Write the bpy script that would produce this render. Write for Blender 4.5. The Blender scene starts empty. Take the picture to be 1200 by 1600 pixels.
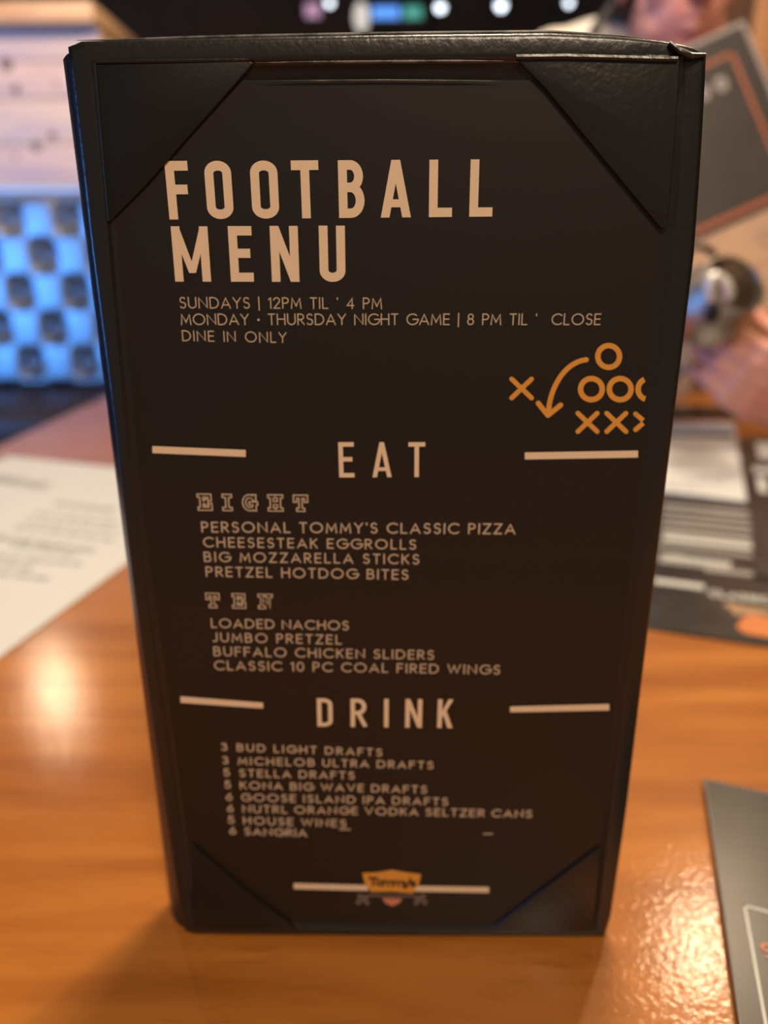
import bpy, bmesh, math, random
from mathutils import Vector, Matrix, noise
random.seed(7)
C = bpy.context.scene.collection
S = bpy.context.scene
T = 0.75                      # table top height

# ------------------------------------------------------------------ camera
CAM = Vector((0.0014, -0.2152, T + 0.2439))
MR = Matrix(((0.99991577, 0.00155188, 0.01288591), (0.01171337, 0.31973293, -0.9474353), (-0.00559035, 0.94750644, 0.31968782)))
FPX = 1150.0
cd = bpy.data.cameras.new('camera'); cam = bpy.data.objects.new('camera', cd); C.objects.link(cam)
cam.matrix_world = Matrix.Translation(CAM) @ MR.to_4x4()
cd.sensor_fit = 'VERTICAL'; cd.sensor_height = 36; cd.sensor_width = 27; cd.lens = 36 * FPX / 1600
cd.clip_start = 0.02; cd.clip_end = 60
cd.dof.use_dof = True; cd.dof.focus_distance = 0.192; cd.dof.aperture_fstop = 6.0
S.camera = cam
def ray(x, y): return MR @ Vector(((x - 600) / FPX, (800 - y) / FPX, -1))
def aty(x, y, Y=0.0):
    d = ray(x, y); return CAM + d * ((Y - CAM.y) / d.y)
def atz(x, y, Z=None):
    d = ray(x, y); return CAM + d * (((T if Z is None else Z) - CAM.z) / d.z)

# ------------------------------------------------------------------ world, lamps, exposure
W = bpy.data.worlds.new('world'); S.world = W; W.use_nodes = True
W.node_tree.nodes['Background'].inputs[0].default_value = (1.0, 0.80, 0.62, 1)
W.node_tree.nodes['Background'].inputs[1].default_value = 0.16
def lamp(name, kind, loc, power, color, size=0.1, to=None, sy=None, spot=None, spread=None):
    l = bpy.data.lights.new(name, kind); l.energy = power; l.color = color
    if kind == 'AREA':
        l.size = size
        if sy: l.shape = 'RECTANGLE'; l.size_y = sy
        if spread: l.spread = math.radians(spread)
    else: l.shadow_soft_size = size
    if kind == 'SPOT' and spot: l.spot_size = math.radians(spot); l.spot_blend = 0.6
    o = bpy.data.objects.new(name, l); C.objects.link(o); o.location = loc
    if to is not None: o.rotation_euler = (Vector(to) - Vector(loc)).to_track_quat('-Z', 'Y').to_euler()
    return o
WARM = (1.0, 0.74, 0.48)
lamp('pendant_left_glow', 'POINT', (-1.54, 2.69, T + 1.6), 26, WARM, 0.05)
lamp('pendant_right_glow', 'POINT', (0.88, 1.38, T + 1.6), 34, WARM, 0.05)
lamp('front_fill', 'AREA', (0.35, -1.1, T + 1.6), 22, (1.0, 0.78, 0.56), 0.4, to=(0.0, 0.1, T))  # added fill from behind the camera for the card front, no fixture
lamp('table_fill', 'AREA', (0.15, 0.42, T + 1.75), 21, (1.0, 0.80, 0.58), 0.25, to=(0.15, 0.5, T))  # added downlight to brighten person, table and papers, no fixture
lamp('person_spot', 'SPOT', (0.15, 0.1, T + 1.5), 44, (1.0, 0.80, 0.66), 0.1, to=(0.42, 1.05, T + 0.30), spot=50)
lamp('partition_spot', 'SPOT', (-0.5, 0.9, T + 1.7), 120, (1.0, 0.76, 0.54), 0.08, to=(-1.25, 2.2, T + 0.95), spot=50)
lamp('column_spot', 'SPOT', (0.9, 1.5, T + 1.75), 30, (1.0, 0.72, 0.42), 0.06, to=(0.8, 2.3, T + 0.7), spot=60)
lamp('screen_glow', 'AREA', (-2.4, -0.1, T + 0.22), 34, (0.08, 0.34, 1.0), 1.3, to=(-1.0, 2.2, T + 0.15), sy=0.55, spread=130)
S.view_settings.view_transform = 'Standard'; S.view_settings.look = 'None'
S.view_settings.exposure = 0.0; S.view_settings.gamma = 1.0; S.view_settings.use_curve_mapping = False

# ------------------------------------------------------------------ materials
def lin(c):
    return tuple((v / 255 / 12.92) if v / 255 <= 0.04045 else ((v / 255 + 0.055) / 1.055) ** 2.4 for v in c) + (1,)
def mat(name, col, rough=0.5, metal=0.0, spec=0.5, coat=0.0, crough=0.1, bump=None, emit=None, tint=None):
    """bump=(scale,strength,dist); tint=(colour2, scale, stretch xyz, lo, hi)"""
    m = bpy.data.materials.new(name); m.use_nodes = True; nt = m.node_tree; b = nt.nodes['Principled BSDF']
    b.inputs['Base Color'].default_value = col; b.inputs['Roughness'].default_value = rough
    b.inputs['Metallic'].default_value = metal; b.inputs['Specular IOR Level'].default_value = spec
    b.inputs['Coat Weight'].default_value = coat; b.inputs['Coat Roughness'].default_value = crough
    tc = nt.nodes.new('ShaderNodeTexCoord')
    if tint:
        c2, sc, st, lo, hi = tint
        mp = nt.nodes.new('ShaderNodeMapping'); mp.inputs['Scale'].default_value = st
        n = nt.nodes.new('ShaderNodeTexNoise'); n.inputs['Scale'].default_value = sc; n.inputs['Detail'].default_value = 5; n.inputs['Distortion'].default_value = 0.6
        r = nt.nodes.new('ShaderNodeMapRange'); r.inputs['From Min'].default_value = lo; r.inputs['From Max'].default_value = hi
        x = nt.nodes.new('ShaderNodeMix'); x.data_type = 'RGBA'; x.inputs['A'].default_value = col; x.inputs['B'].default_value = c2
        nt.links.new(tc.outputs['Object'], mp.inputs[0]); nt.links.new(mp.outputs[0], n.inputs['Vector'])
        nt.links.new(n.outputs['Fac'], r.inputs['Value']); nt.links.new(r.outputs[0], x.inputs['Factor'])
        nt.links.new(x.outputs['Result'], b.inputs['Base Color'])
    if bump:
        n = nt.nodes.new('ShaderNodeTexNoise'); n.inputs['Scale'].default_value = bump[0]; n.inputs['Detail'].default_value = 4
        bp = nt.nodes.new('ShaderNodeBump'); bp.inputs['Strength'].default_value = bump[1]; bp.inputs['Distance'].default_value = bump[2]
        nt.links.new(tc.outputs['Object'], n.inputs['Vector']); nt.links.new(n.outputs['Fac'], bp.inputs['Height'])
        nt.links.new(bp.outputs[0], b.inputs['Normal'])
        if coat: nt.links.new(bp.outputs[0], b.inputs['Coat Normal'])
    if emit:
        b.inputs['Emission Color'].default_value = emit[0]; b.inputs['Emission Strength'].default_value = emit[1]
    return m
M = {}
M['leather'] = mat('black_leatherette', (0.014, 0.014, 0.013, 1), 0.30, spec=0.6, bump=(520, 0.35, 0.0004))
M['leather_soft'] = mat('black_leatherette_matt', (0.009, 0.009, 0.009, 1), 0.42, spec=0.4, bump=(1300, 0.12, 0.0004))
M['edgeglint'] = mat('painted_edge_highlight', (0.20, 0.19, 0.18, 1), 0.4, bump=(500, 0.4, 0.0005), tint=((0.04, 0.04, 0.04, 1), 120, (1, 1, 1), 0.42, 0.6))  # pale grey colour standing in for light caught on the edges
M['card'] = mat('black_printed_card', (0.012, 0.009, 0.007, 1), 0.45, spec=0.5, bump=(60, 0.05, 0.001))
M['beige'] = mat('beige_ink', (0.90, 0.70, 0.48, 1), 0.45)
M['beige_dim'] = mat('beige_ink_fine', (0.66, 0.52, 0.36, 1), 0.45)
M['orange'] = mat('orange_ink', (0.80, 0.36, 0.06, 1), 0.45)
M['inkblack'] = mat('black_ink', (0.012, 0.010, 0.009, 1), 0.45)
M['pinkink'] = mat('salmon_ink', (0.70, 0.26, 0.15, 1), 0.45)
M['greyink'] = mat('grey_ink', (0.16, 0.13, 0.11, 1), 0.5)
M['skin'] = mat('skin', (0.78, 0.38, 0.28, 1), 0.5, bump=(120, 0.1, 0.002), tint=((0.62, 0.24, 0.17, 1), 14, (1, 1, 1), 0.4, 0.65))
M['hair'] = mat('dark_brown_hair', (0.05, 0.028, 0.018, 1), 0.5, bump=(160, 0.5, 0.004))
M['eyewhite'] = mat('eye_white', (0.7, 0.68, 0.64, 1), 0.2)
M['iris'] = mat('iris', (0.05, 0.03, 0.02, 1), 0.15)
M['strap'] = mat('black_strap', (0.015, 0.014, 0.014, 1), 0.6)
M['trousers'] = mat('dark_trousers', (0.02, 0.024, 0.04, 1), 0.8)
M['shoe'] = mat('dark_shoe', (0.03, 0.02, 0.015, 1), 0.5)
M['steel'] = mat('polished_steel', (0.46, 0.42, 0.36, 1), 0.48, metal=1.0, bump=(30, 0.15, 0.004))
M['steel_glint'] = mat('painted_steel_highlight', (0.85, 0.82, 0.74, 1), 0.45, metal=0.5)  # pale colour for the painted highlights on the cup
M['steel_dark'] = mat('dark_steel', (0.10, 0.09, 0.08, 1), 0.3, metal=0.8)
M['paper'] = mat('white_paper', (0.80, 0.82, 0.79, 1), 0.5, bump=(20, 0.1, 0.002))
M['papergrey'] = mat('pale_grey_print', (0.42, 0.44, 0.42, 1), 0.6)
M['cream'] = mat('cream_paper', (0.62, 0.50, 0.34, 1), 0.6)
M['blackmenu'] = mat('black_laminated_menu', (0.022, 0.023, 0.022, 1), 0.30, spec=0.6, tint=((0.05, 0.052, 0.05, 1), 18, (1, 1, 1), 0.4, 0.7))
M['whiteink'] = mat('white_ink', (0.72, 0.74, 0.70, 1), 0.45)
M['midink'] = mat('mid_grey_ink', (0.40, 0.40, 0.38, 1), 0.45)
M['tan'] = mat('tan_page', (0.47, 0.29, 0.165, 1), 0.6, tint=((0.37, 0.24, 0.165, 1), 9, (1, 1, 1), 0.42, 0.62))
M['tanink'] = mat('brown_grey_ink', (0.30, 0.20, 0.14, 1), 0.6)
M['orangeline'] = mat('rust_orange_ink', (0.30, 0.09, 0.035, 1), 0.5)
M['darkcard'] = mat('dark_brown_panel', (0.026, 0.019, 0.015, 1), 0.5, tint=((0.038, 0.028, 0.022, 1), 14, (1, 1, 1), 0.4, 0.7))
M['cardedge'] = mat('pale_card_edge', (0.26, 0.23, 0.21, 1), 0.6)
M['vinyl'] = mat('metallic_tufted_vinyl', (0.33, 0.34, 0.36, 1), 0.44, metal=0.85, bump=(70, 0.15, 0.003))
M['vinyl_brown'] = mat('brown_seat_vinyl', (0.055, 0.032, 0.022, 1), 0.45, bump=(60, 0.2, 0.003))
M['rollvinyl'] = mat('pale_glossy_vinyl', (0.55, 0.60, 0.66, 1), 0.35, metal=0.3)
M['button'] = mat('covered_button', (0.5, 0.52, 0.55, 1), 0.2, metal=0.9)
M['plank'] = mat('whitewashed_plank', (0.66, 0.47, 0.38, 1), 0.6, bump=(40, 0.3, 0.003), tint=((0.50, 0.37, 0.36, 1), 3.5, (1, 1, 7), 0.42, 0.62))
M['plank_b'] = mat('whitewashed_plank_grey', (0.56, 0.43, 0.40, 1), 0.6, bump=(40, 0.3, 0.003), tint=((0.66, 0.50, 0.38, 1), 3.5, (1, 1, 7), 0.42, 0.62))
M['knot'] = mat('wood_knot', (0.20, 0.13, 0.12, 1), 0.7)
M['capwood'] = mat('honey_pine', (0.72, 0.46, 0.26, 1), 0.5, tint=((0.60, 0.34, 0.16, 1), 5, (1, 1, 8), 0.4, 0.6))
M['column'] = mat('warm_wood_column', (0.50, 0.24, 0.09, 1), 0.5, tint=((0.36, 0.15, 0.05, 1), 4, (7, 7, 1), 0.4, 0.6))
M['darkwall'] = mat('dark_wall', (0.030, 0.020, 0.018, 1), 0.8, tint=((0.045, 0.030, 0.028, 1), 2.5, (1, 1, 1), 0.4, 0.6))
M['floor'] = mat('dark_floor', (0.05, 0.03, 0.02, 1), 0.5, tint=((0.03, 0.018, 0.012, 1), 3, (8, 1, 1), 0.4, 0.6))
M['ceil'] = mat('dark_ceiling', (0.02, 0.016, 0.014, 1), 0.9)
M['metalblack'] = mat('black_metal', (0.02, 0.02, 0.02, 1), 0.4, metal=0.6)
M['bulb'] = mat('lit_bulb', (1, 1, 1, 1), 0.4, emit=((0.80, 0.90, 1.0, 1), 4))
M['bulbwarm'] = mat('lit_bulb_warm', (1, 1, 1, 1), 0.4, emit=((1.0, 0.78, 0.5, 1), 20))
M['frost'] = mat('frosted_shade', (0.8, 0.8, 0.78, 1), 0.5, emit=((1.0, 0.96, 0.88, 1), 0.55))
M['scrblue'] = mat('blue_screen_image', (0.02, 0.05, 0.1, 1), 0.2, emit=((0.12, 0.34, 0.95, 1), 1.3))
M['scrgreen'] = mat('green_screen_image', (0.02, 0.08, 0.05, 1), 0.2, emit=((0.10, 0.45, 0.36, 1), 0.9))
M['pinklight'] = mat('pink_lit_sign', (0.3, 0.2, 0.25, 1), 0.4, emit=((0.8, 0.45, 0.7, 1), 0.6))
M['bluereflect'] = mat('painted_blue_reflection', (0.42, 0.52, 0.68, 1), 0.4)  # blue reflection put into the colour
M['logoorange'] = mat('red_orange_ink', (0.74, 0.25, 0.08, 1), 0.45)
M['phone'] = mat('black_glass', (0.012, 0.013, 0.016, 1), 0.12, spec=0.6)
def table_wood():
    m = bpy.data.materials.new('varnished_orange_wood'); m.use_nodes = True; nt = m.node_tree; b = nt.nodes['Principled BSDF']
    tc = nt.nodes.new('ShaderNodeTexCoord'); L = nt.links.new
    def nz(scale, st, detail, dist=0.5):
        mp = nt.nodes.new('ShaderNodeMapping'); mp.inputs['Scale'].default_value = st; mp.inputs['Rotation'].default_value = (0, 0, 0.10)
        n = nt.nodes.new('ShaderNodeTexNoise'); n.inputs['Scale'].default_value = scale; n.inputs['Detail'].default_value = detail; n.inputs['Distortion'].default_value = dist
        L(tc.outputs['Object'], mp.inputs[0]); L(mp.outputs[0], n.inputs['Vector']); return n
    n1 = nz(5, (1, 9, 1), 5); n2 = nz(28, (1, 12, 1), 4, 0.8); n3 = nz(3.2, (1, 1.6, 1), 3)
    r1 = nt.nodes.new('ShaderNodeValToRGB'); e = r1.color_ramp.elements
    e[0].position = 0.33; e[0].color = (0.38, 0.118, 0.014, 1); e[1].position = 0.68; e[1].color = (0.57, 0.205, 0.032, 1)
    L(n1.outputs['Fac'], r1.inputs[0])
    m1 = nt.nodes.new('ShaderNodeMix'); m1.data_type = 'RGBA'; m1.blend_type = 'MULTIPLY'
    r2 = nt.nodes.new('ShaderNodeMapRange'); r2.inputs['From Min'].default_value = 0.56; r2.inputs['From Max'].default_value = 0.75; r2.inputs['To Max'].default_value = 0.55
    L(n2.outputs['Fac'], r2.inputs['Value']); L(r2.outputs[0], m1.inputs['Factor']); L(r1.outputs[0], m1.inputs['A']); m1.inputs['B'].default_value = (0.62, 0.48, 0.36, 1)
    m2 = nt.nodes.new('ShaderNodeMix'); m2.data_type = 'RGBA'; m2.blend_type = 'MULTIPLY'
    r3 = nt.nodes.new('ShaderNodeMapRange'); r3.inputs['From Min'].default_value = 0.4; r3.inputs['From Max'].default_value = 0.66; r3.inputs['To Max'].default_value = 0.5
    L(n3.outputs['Fac'], r3.inputs['Value']); L(r3.outputs[0], m2.inputs['Factor']); L(m1.outputs['Result'], m2.inputs['A']); m2.inputs['B'].default_value = (0.78, 0.70, 0.62, 1)
    L(m2.outputs['Result'], b.inputs['Base Color'])
    b.inputs['Roughness'].default_value = 0.42
    b.inputs['Specular IOR Level'].default_value = 0.3; b.inputs['Coat Weight'].default_value = 0.45; b.inputs['Coat Roughness'].default_value = 0.11
    nb = nz(420, (1, 1, 1), 3, 0); bp = nt.nodes.new('ShaderNodeBump'); bp.inputs['Strength'].default_value = 0.16; bp.inputs['Distance'].default_value = 0.0008
    L(nb.outputs['Fac'], bp.inputs['Height']); L(bp.outputs[0], b.inputs['Normal']); L(bp.outputs[0], b.inputs['Coat Normal'])
    return m
M['table'] = table_wood()
def shirt_mat():
    m = bpy.data.materials.new('cream_shirt_blue_print'); m.use_nodes = True; nt = m.node_tree; b = nt.nodes['Principled BSDF']; L = nt.links.new
    tc = nt.nodes.new('ShaderNodeTexCoord'); sx = nt.nodes.new('ShaderNodeSeparateXYZ'); L(tc.outputs['Object'], sx.inputs[0])
    n = nt.nodes.new('ShaderNodeTexNoise'); n.inputs['Scale'].default_value = 16; L(tc.outputs['Object'], n.inputs['Vector'])
    r = nt.nodes.new('ShaderNodeValToRGB'); e = r.color_ramp.elements; r.color_ramp.interpolation = 'LINEAR'
    e[0].position = 0.40; e[0].color = (0.10, 0.20, 0.42, 1); e[1].position = 0.50; e[1].color = (0.66, 0.68, 0.68, 1)
    x = e.new(0.62); x.color = (0.70, 0.70, 0.66, 1); y = e.new(0.66); y.color = (0.72, 0.22, 0.18, 1)
    L(n.outputs['Fac'], r.inputs[0])
    mr = nt.nodes.new('ShaderNodeMapRange'); mr.inputs['From Min'].default_value = T + 0.25; mr.inputs['From Max'].default_value = T + 0.32; L(sx.outputs['Z'], mr.inputs['Value'])
    mx = nt.nodes.new('ShaderNodeMix'); mx.data_type = 'RGBA'; L(mr.outputs[0], mx.inputs['Factor']); L(r.outputs[0], mx.inputs['A']); mx.inputs['B'].default_value = (0.68, 0.64, 0.54, 1)
    L(mx.outputs['Result'], b.inputs['Base Color']); b.inputs['Roughness'].default_value = 0.85
    return m
M['shirt'] = shirt_mat()

# ------------------------------------------------------------------ mesh helpers
def tag(o, label=None, cat=None, group=None, kind=None):
    if label: o['label'] = label
    if cat: o['category'] = cat
    if group: o['group'] = group
    if kind: o['kind'] = kind
    return o
def empty(name, loc, label=None, cat=None, group=None):
    o = bpy.data.objects.new(name, None); C.objects.link(o); o.location = loc; o.empty_display_size = 0.05
    return tag(o, label, cat, group)
def wloc(p):
    v = Vector((0, 0, 0))
    while p is not None: v += Vector(p.location); p = p.parent
    return v
def link(name, bm, m, parent=None, smooth=True, auto=40):
    """bm is in world coordinates; parents are never rotated"""
    me = bpy.data.meshes.new(name)
    off = wloc(parent) if parent else Vector((0, 0, 0))
    if off.length > 0: bmesh.ops.translate(bm, verts=bm.verts, vec=-off)
    bmesh.ops.recalc_face_normals(bm, faces=bm.faces)
    if smooth:
        for f in bm.faces: f.smooth = True
        a = math.radians(auto)
        for e in bm.edges:
            if len(e.link_faces) == 2 and e.calc_face_angle(0) > a: e.smooth = False
    bm.to_mesh(me); bm.free(); me.materials.append(M[m] if isinstance(m, str) else m)
    o = bpy.data.objects.new(name, me); C.objects.link(o)
    if parent: o.parent = parent
    return o
def box(bm, c, s, bev=0.0, rot=None):
    r = bmesh.ops.create_cube(bm, size=1.0); vs = r['verts']
    mt = Matrix.Translation(Vector(c)) @ (rot.to_4x4() if rot else Matrix.Identity(4)) @ Matrix.Diagonal((s[0], s[1], s[2], 1))
    bmesh.ops.transform(bm, matrix=mt, verts=vs)
    if bev: bmesh.ops.bevel(bm, geom=list({e for v in vs for e in v.link_edges}), offset=bev, segments=2, profile=0.5, affect='EDGES')
def prism(bm, pts, thick, bev=0.0, up=None):
    """polygon pts (3D, planar) extruded by vector thick"""
    a = [bm.verts.new(p) for p in pts]; b = [bm.verts.new(Vector(p) + Vector(thick)) for p in pts]; n = len(pts)
    fs = [bm.faces.new(a), bm.faces.new(b[::-1])] + [bm.faces.new((a[i], b[i], b[(i + 1) % n], a[(i + 1) % n])) for i in range(n)]
    bmesh.ops.recalc_face_normals(bm, faces=fs)
    if bev: bmesh.ops.bevel(bm, geom=list({e for f in fs for e in f.edges}), offset=bev, segments=2, profile=0.5, affect='EDGES')
def lathe(bm, c, prof, n=32, axis=None):
    rows = []; rot = axis.to_3x3() if axis else Matrix.Identity(3)
    for (r, z) in prof:
        rows.append([bm.verts.new(Vector(c) + rot @ Vector((r * math.cos(2 * math.pi * i / n), r * math.sin(2 * math.pi * i / n), z))) for i in range(n)])
    for a, b in zip(rows, rows[1:]):
        for i in range(n): bm.faces.new((a[i], a[(i + 1) % n], b[(i + 1) % n], b[i]))
    bm.faces.new(rows[0][::-1]); bm.faces.new(rows[-1])
def tube(bm, pts, rad, n=10, caps=True):
    pts = [Vector(p) for p in pts]; rs = rad if isinstance(rad, (list, tuple)) else [rad] * len(pts); rows = []; pn = None
    for i, p in enumerate(pts):
        t = (pts[min(i + 1, len(pts) - 1)] - pts[max(i - 1, 0)]).normalized()
        if pn is None: pn = t.orthogonal().normalized()
        pn = (pn - t * pn.dot(t)).normalized(); bn = t.cross(pn)
        rows.append([bm.verts.new(p + (pn * math.cos(2 * math.pi * k / n) + bn * math.sin(2 * math.pi * k / n)) * rs[i]) for k in range(n)])
    for a, b in zip(rows, rows[1:]):
        for i in range(n): bm.faces.new((a[i], a[(i + 1) % n], b[(i + 1) % n], b[i]))
    if caps: bm.faces.new(rows[0][::-1]); bm.faces.new(rows[-1])
def ball(bm, c, r, u=20, v=14, rot=None):
    s = r if isinstance(r, (tuple, list)) else (r, r, r)
    mt = Matrix.Translation(Vector(c)) @ (rot.to_4x4() if rot else Matrix.Identity(4)) @ Matrix.Diagonal((s[0], s[1], s[2], 1))
    bmesh.ops.create_uvsphere(bm, u_segments=u, v_segments=v, radius=1.0, matrix=mt)
def limb(bm, pts, rad, n=16, sub=4):
    """tapered chain with balls at the joints"""
    pts = [Vector(p) for p in pts]
    P = []; R = []
    for i in range(len(pts) - 1):
        for k in range(sub):
            t = k / sub; P.append(pts[i].lerp(pts[i + 1], t)); R.append(rad[i] + (rad[i + 1] - rad[i]) * t)
    P.append(pts[-1]); R.append(rad[-1])
    tube(bm, P, R, n)
    for p, r in zip(pts, rad): ball(bm, p, r * 1.0, 14, 10)
def fuse(bm, voxel, smooth=4, factor=0.5):
    """voxel-union of everything in bm, as one continuous surface"""
    me = bpy.data.meshes.new('tmp'); bmesh.ops.recalc_face_normals(bm, faces=bm.faces); bm.to_mesh(me); bm.free()
    o = bpy.data.objects.new('tmp', me); C.objects.link(o)
    r = o.modifiers.new('r', 'REMESH'); r.mode = 'VOXEL'; r.voxel_size = voxel
    if smooth:
        s = o.modifiers.new('s', 'SMOOTH'); s.iterations = smooth; s.factor = factor
    dg = bpy.context.evaluated_depsgraph_get(); me2 = bpy.data.meshes.new_from_object(o.evaluated_get(dg))
    out = bmesh.new(); out.from_mesh(me2)
    bpy.data.objects.remove(o); bpy.data.meshes.remove(me); bpy.data.meshes.remove(me2)
    return out

# ------------------------------------------------------------------ stroke lettering
def arc(cx, cy, rx, ry, a0, a1, n=14):
    return [(cx + rx * math.cos(math.radians(a0 + (a1 - a0) * i / n)), cy + ry * math.sin(math.radians(a0 + (a1 - a0) * i / n))) for i in range(n + 1)]
GEO = {
 'A': (.78, [[(0, 0), (.39, 1), (.78, 0)], [(.12, .3), (.66, .3)]]),
 'B': (.56, [[(0, 0), (0, 1), (.27, 1)] + arc(.27, .77, .23, .23, 90, -90, 10) + [(0, .54)], [(0, .5), (0, 0), (.29, 0)] + arc(.29, .27, .27, .27, -90, 90, 10) + [(0, .54)]]),
 'C': (.82, [arc(.5, .5, .5, .5, 48, 312, 24)]),
 'D': (.74, [[(0, 0), (0, 1), (.26, 1)] + arc(.26, .5, .48, .5, 90, -90, 18) + [(0, 0)]]),
 'E': (.48, [[(.48, 1), (0, 1), (0, 0), (.48, 0)], [(0, .52), (.44, .52)]]),
 'F': (.46, [[(.46, 1), (0, 1), (0, 0)], [(0, .52), (.42, .52)]]),
 'G': (.88, [arc(.5, .5, .5, .5, 48, 360, 26) + [(.55, .5)]]),
 'H': (.66, [[(0, 0), (0, 1)], [(.66, 0), (.66, 1)], [(0, .52), (.66, .52)]]),
 'I': (.0, [[(0, 0), (0, 1)]]),
 'J': (.36, [[(.36, 1), (.36, .2)] + arc(.16, .2, .2, .2, 0, -130, 8)]),
 'K': (.56, [[(0, 0), (0, 1)], [(.54, 1), (0, .45)], [(.17, .6), (.56, 0)]]),
 'L': (.44, [[(0, 1), (0, 0), (.44, 0)]]),
 'M': (.84, [[(0, 0), (.08, 1), (.42, .22), (.76, 1), (.84, 0)]]),
 'N': (.72, [[(0, 0), (0, 1), (.72, 0), (.72, 1)]]),
 'O': (1.0, [arc(.5, .5, .5, .5, 0, 360, 32)]),
 'P': (.5, [[(0, 0), (0, 1), (.24, 1)] + arc(.24, .74, .26, .26, 90, -90, 12) + [(0, .48)]]),
 'R': (.54, [[(0, 0), (0, 1), (.24, 1)] + arc(.24, .74, .26, .26, 90, -90, 12) + [(0, .48)], [(.2, .48), (.54, 0)]]),
 'S': (.50, [arc(.26, .755, .225, .245, 35, 262, 12) + arc(.25, .265, .25, .265, 82, -145, 14)]),
 'T': (.54, [[(0, 1), (.54, 1)], [(.27, 1), (.27, 0)]]),
 'U': (.66, [[(0, 1), (0, .33)] + arc(.33, .33, .33, .33, 180, 360, 14) + [(.66, 1)]]),
 'V': (.72, [[(0, 1), (.36, 0), (.72, 1)]]),
 'W': (1.1, [[(0, 1), (.28, 0), (.55, .9), (.82, 0), (1.1, 1)]]),
 'Y': (.66, [[(0, 1), (.33, .5), (.66, 1)], [(.33, .5), (.33, 0)]]),
 'Z': (.58, [[(0, 1), (.58, 1), (0, 0), (.58, 0)]]),
 '0': (.56, [arc(.28, .5, .28, .5, 0, 360, 28)]),
 '1': (.18, [[(0, .85), (.18, 1), (.18, 0)]]),
 '2': (.52, [arc(.26, .74, .26, .26, 170, -35, 12) + [(0, 0), (.52, 0)]]),
 '3': (.5, [arc(.24, .76, .22, .24, 150, -90, 12), arc(.24, .26, .26, .26, 90, -150, 12)]),
 '4': (.58, [[(.44, 0), (.44, 1), (0, .28), (.58, .28)]]),
 '5': (.5, [[(.46, 1), (.1, 1), (.04, .56)] + arc(.23, .32, .27, .32, 130, -150, 14)]),
 '6': (.54, [[(.42, 1), (.06, .48)], arc(.27, .3, .27, .3, 0, 360, 22)]),
 '8': (.5, [arc(.25, .76, .21, .24, 0, 360, 20), arc(.25, .27, .25, .27, 0, 360, 20)]),
 '|': (.0, [[(0, -.18), (0, 1.05)]]),
 "'": (.0, [[(0, 1), (0, .86)]]),
 '+': (.14, [[(.0, .45), (.14, .45)], [(.07, .38), (.07, .52)]]),
}
def cond(w, r):   # condensed bold capitals; w letter width, r corner radius
    k = r
    return {
 'F': (w * .92, [[(w * .92, 1), (0, 1), (0, 0)], [(0, .52), (w * .80, .52)]]),
 'E': (w * .95, [[(w * .95, 1), (0, 1), (0, 0), (w * .95, 0)], [(0, .52), (w * .80, .52)]]),
 'L': (w * .92, [[(0, 1), (0, 0), (w * .92, 0)]]),
 'T': (w * 1.05, [[(0, 1), (w * 1.05, 1)], [(w * .525, 1), (w * .525, 0)]]),
 'O': (w, [arc(w / 2, 1 - k, w / 2, k, 0, 180, 12) + arc(w / 2, k, w / 2, k, 180, 360, 12) + [(w, 1 - k)]]),
 'U': (w, [[(0, 1)] + arc(w / 2, k, w / 2, k, 180, 360, 12) + [(w, 1)]]),
 'D': (w, [[(0, 0), (0, 1), (w * .4, 1)] + arc(w * .4, 1 - k, w * .6, k, 90, 0, 8) + arc(w * .4, k, w * .6, k, 0, -90, 8) + [(0, 0)]]),
 'B': (w, [[(0, 0), (0, 1), (w * .45, 1)] + arc(w * .45, .77, w * .48, .23, 90, -90, 12) + [(0, .54)], [(0, .5), (0, 0), (w * .45, 0)] + arc(w * .45, .27, w * .55, .27, -90, 90, 12) + [(0, .54)]]),
 'R': (w, [[(0, 0), (0, 1), (w * .45, 1)] + arc(w * .45, .75, w * .52, .25, 90, -90, 12) + [(0, .50)], [(w * .45, .5), (w, 0)]]),
 'A': (w * 1.18, [[(0, 0), (w * .59, 1), (w * 1.18, 0)], [(w * .24, .26), (w * .94, .26)]]),
 'M': (w * 1.35, [[(0, 0), (0, 1), (w * .675, .22), (w * 1.35, 1), (w * 1.35, 0)]]),
 'N': (w * 1.08, [[(0, 0), (0, 1), (w * 1.08, 0), (w * 1.08, 1)]]),
 'I': (0.0, [[(0, 0), (0, 1)]]),
 'K': (w * 1.05, [[(0, 0), (0, 1)], [(w * 1.0, 1), (0, .40)], [(w * .35, .58), (w * 1.05, 0)]]),
 }
SLAB = {
 'E': (.9, [[(.18, 0), (.18, 1)], [(0, 1), (.86, 1), (.86, .72)], [(0, 0), (.9, 0), (.9, .3)], [(.18, .5), (.58, .5)], [(.58, .64), (.58, .36)]]),
 'I': (.5, [[(.25, 0), (.25, 1)], [(0, 1), (.5, 1)], [(0, 0), (.5, 0)]]),
 'G': (.95, [arc(.46, .5, .46, .5, 45, 330, 18) + [(.9, .42)], [(.55, .45), (.98, .45)], [(.85, .75), (.85, 1)], [(.85, .42), (.85, 0)]]),
 'H': (.95, [[(.18, 0), (.18, 1)], [(.77, 0), (.77, 1)], [(.18, .5), (.77, .5)], [(0, 1), (.36, 1)], [(0, 0), (.36, 0)], [(.6, 1), (.95, 1)], [(.6, 0), (.95, 0)]]),
 'T': (.9, [[(.45, 0), (.45, 1)], [(0, .7), (0, 1), (.9, 1), (.9, .7)], [(.25, 0), (.65, 0)]]),
 'N': (.98, [[(.16, 0), (.16, 1), (.8, 0), (.8, 1)], [(0, 1), (.2, 1)], [(0, 0), (.34, 0)], [(.64, 1), (.98, 1)]]),
}
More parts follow.
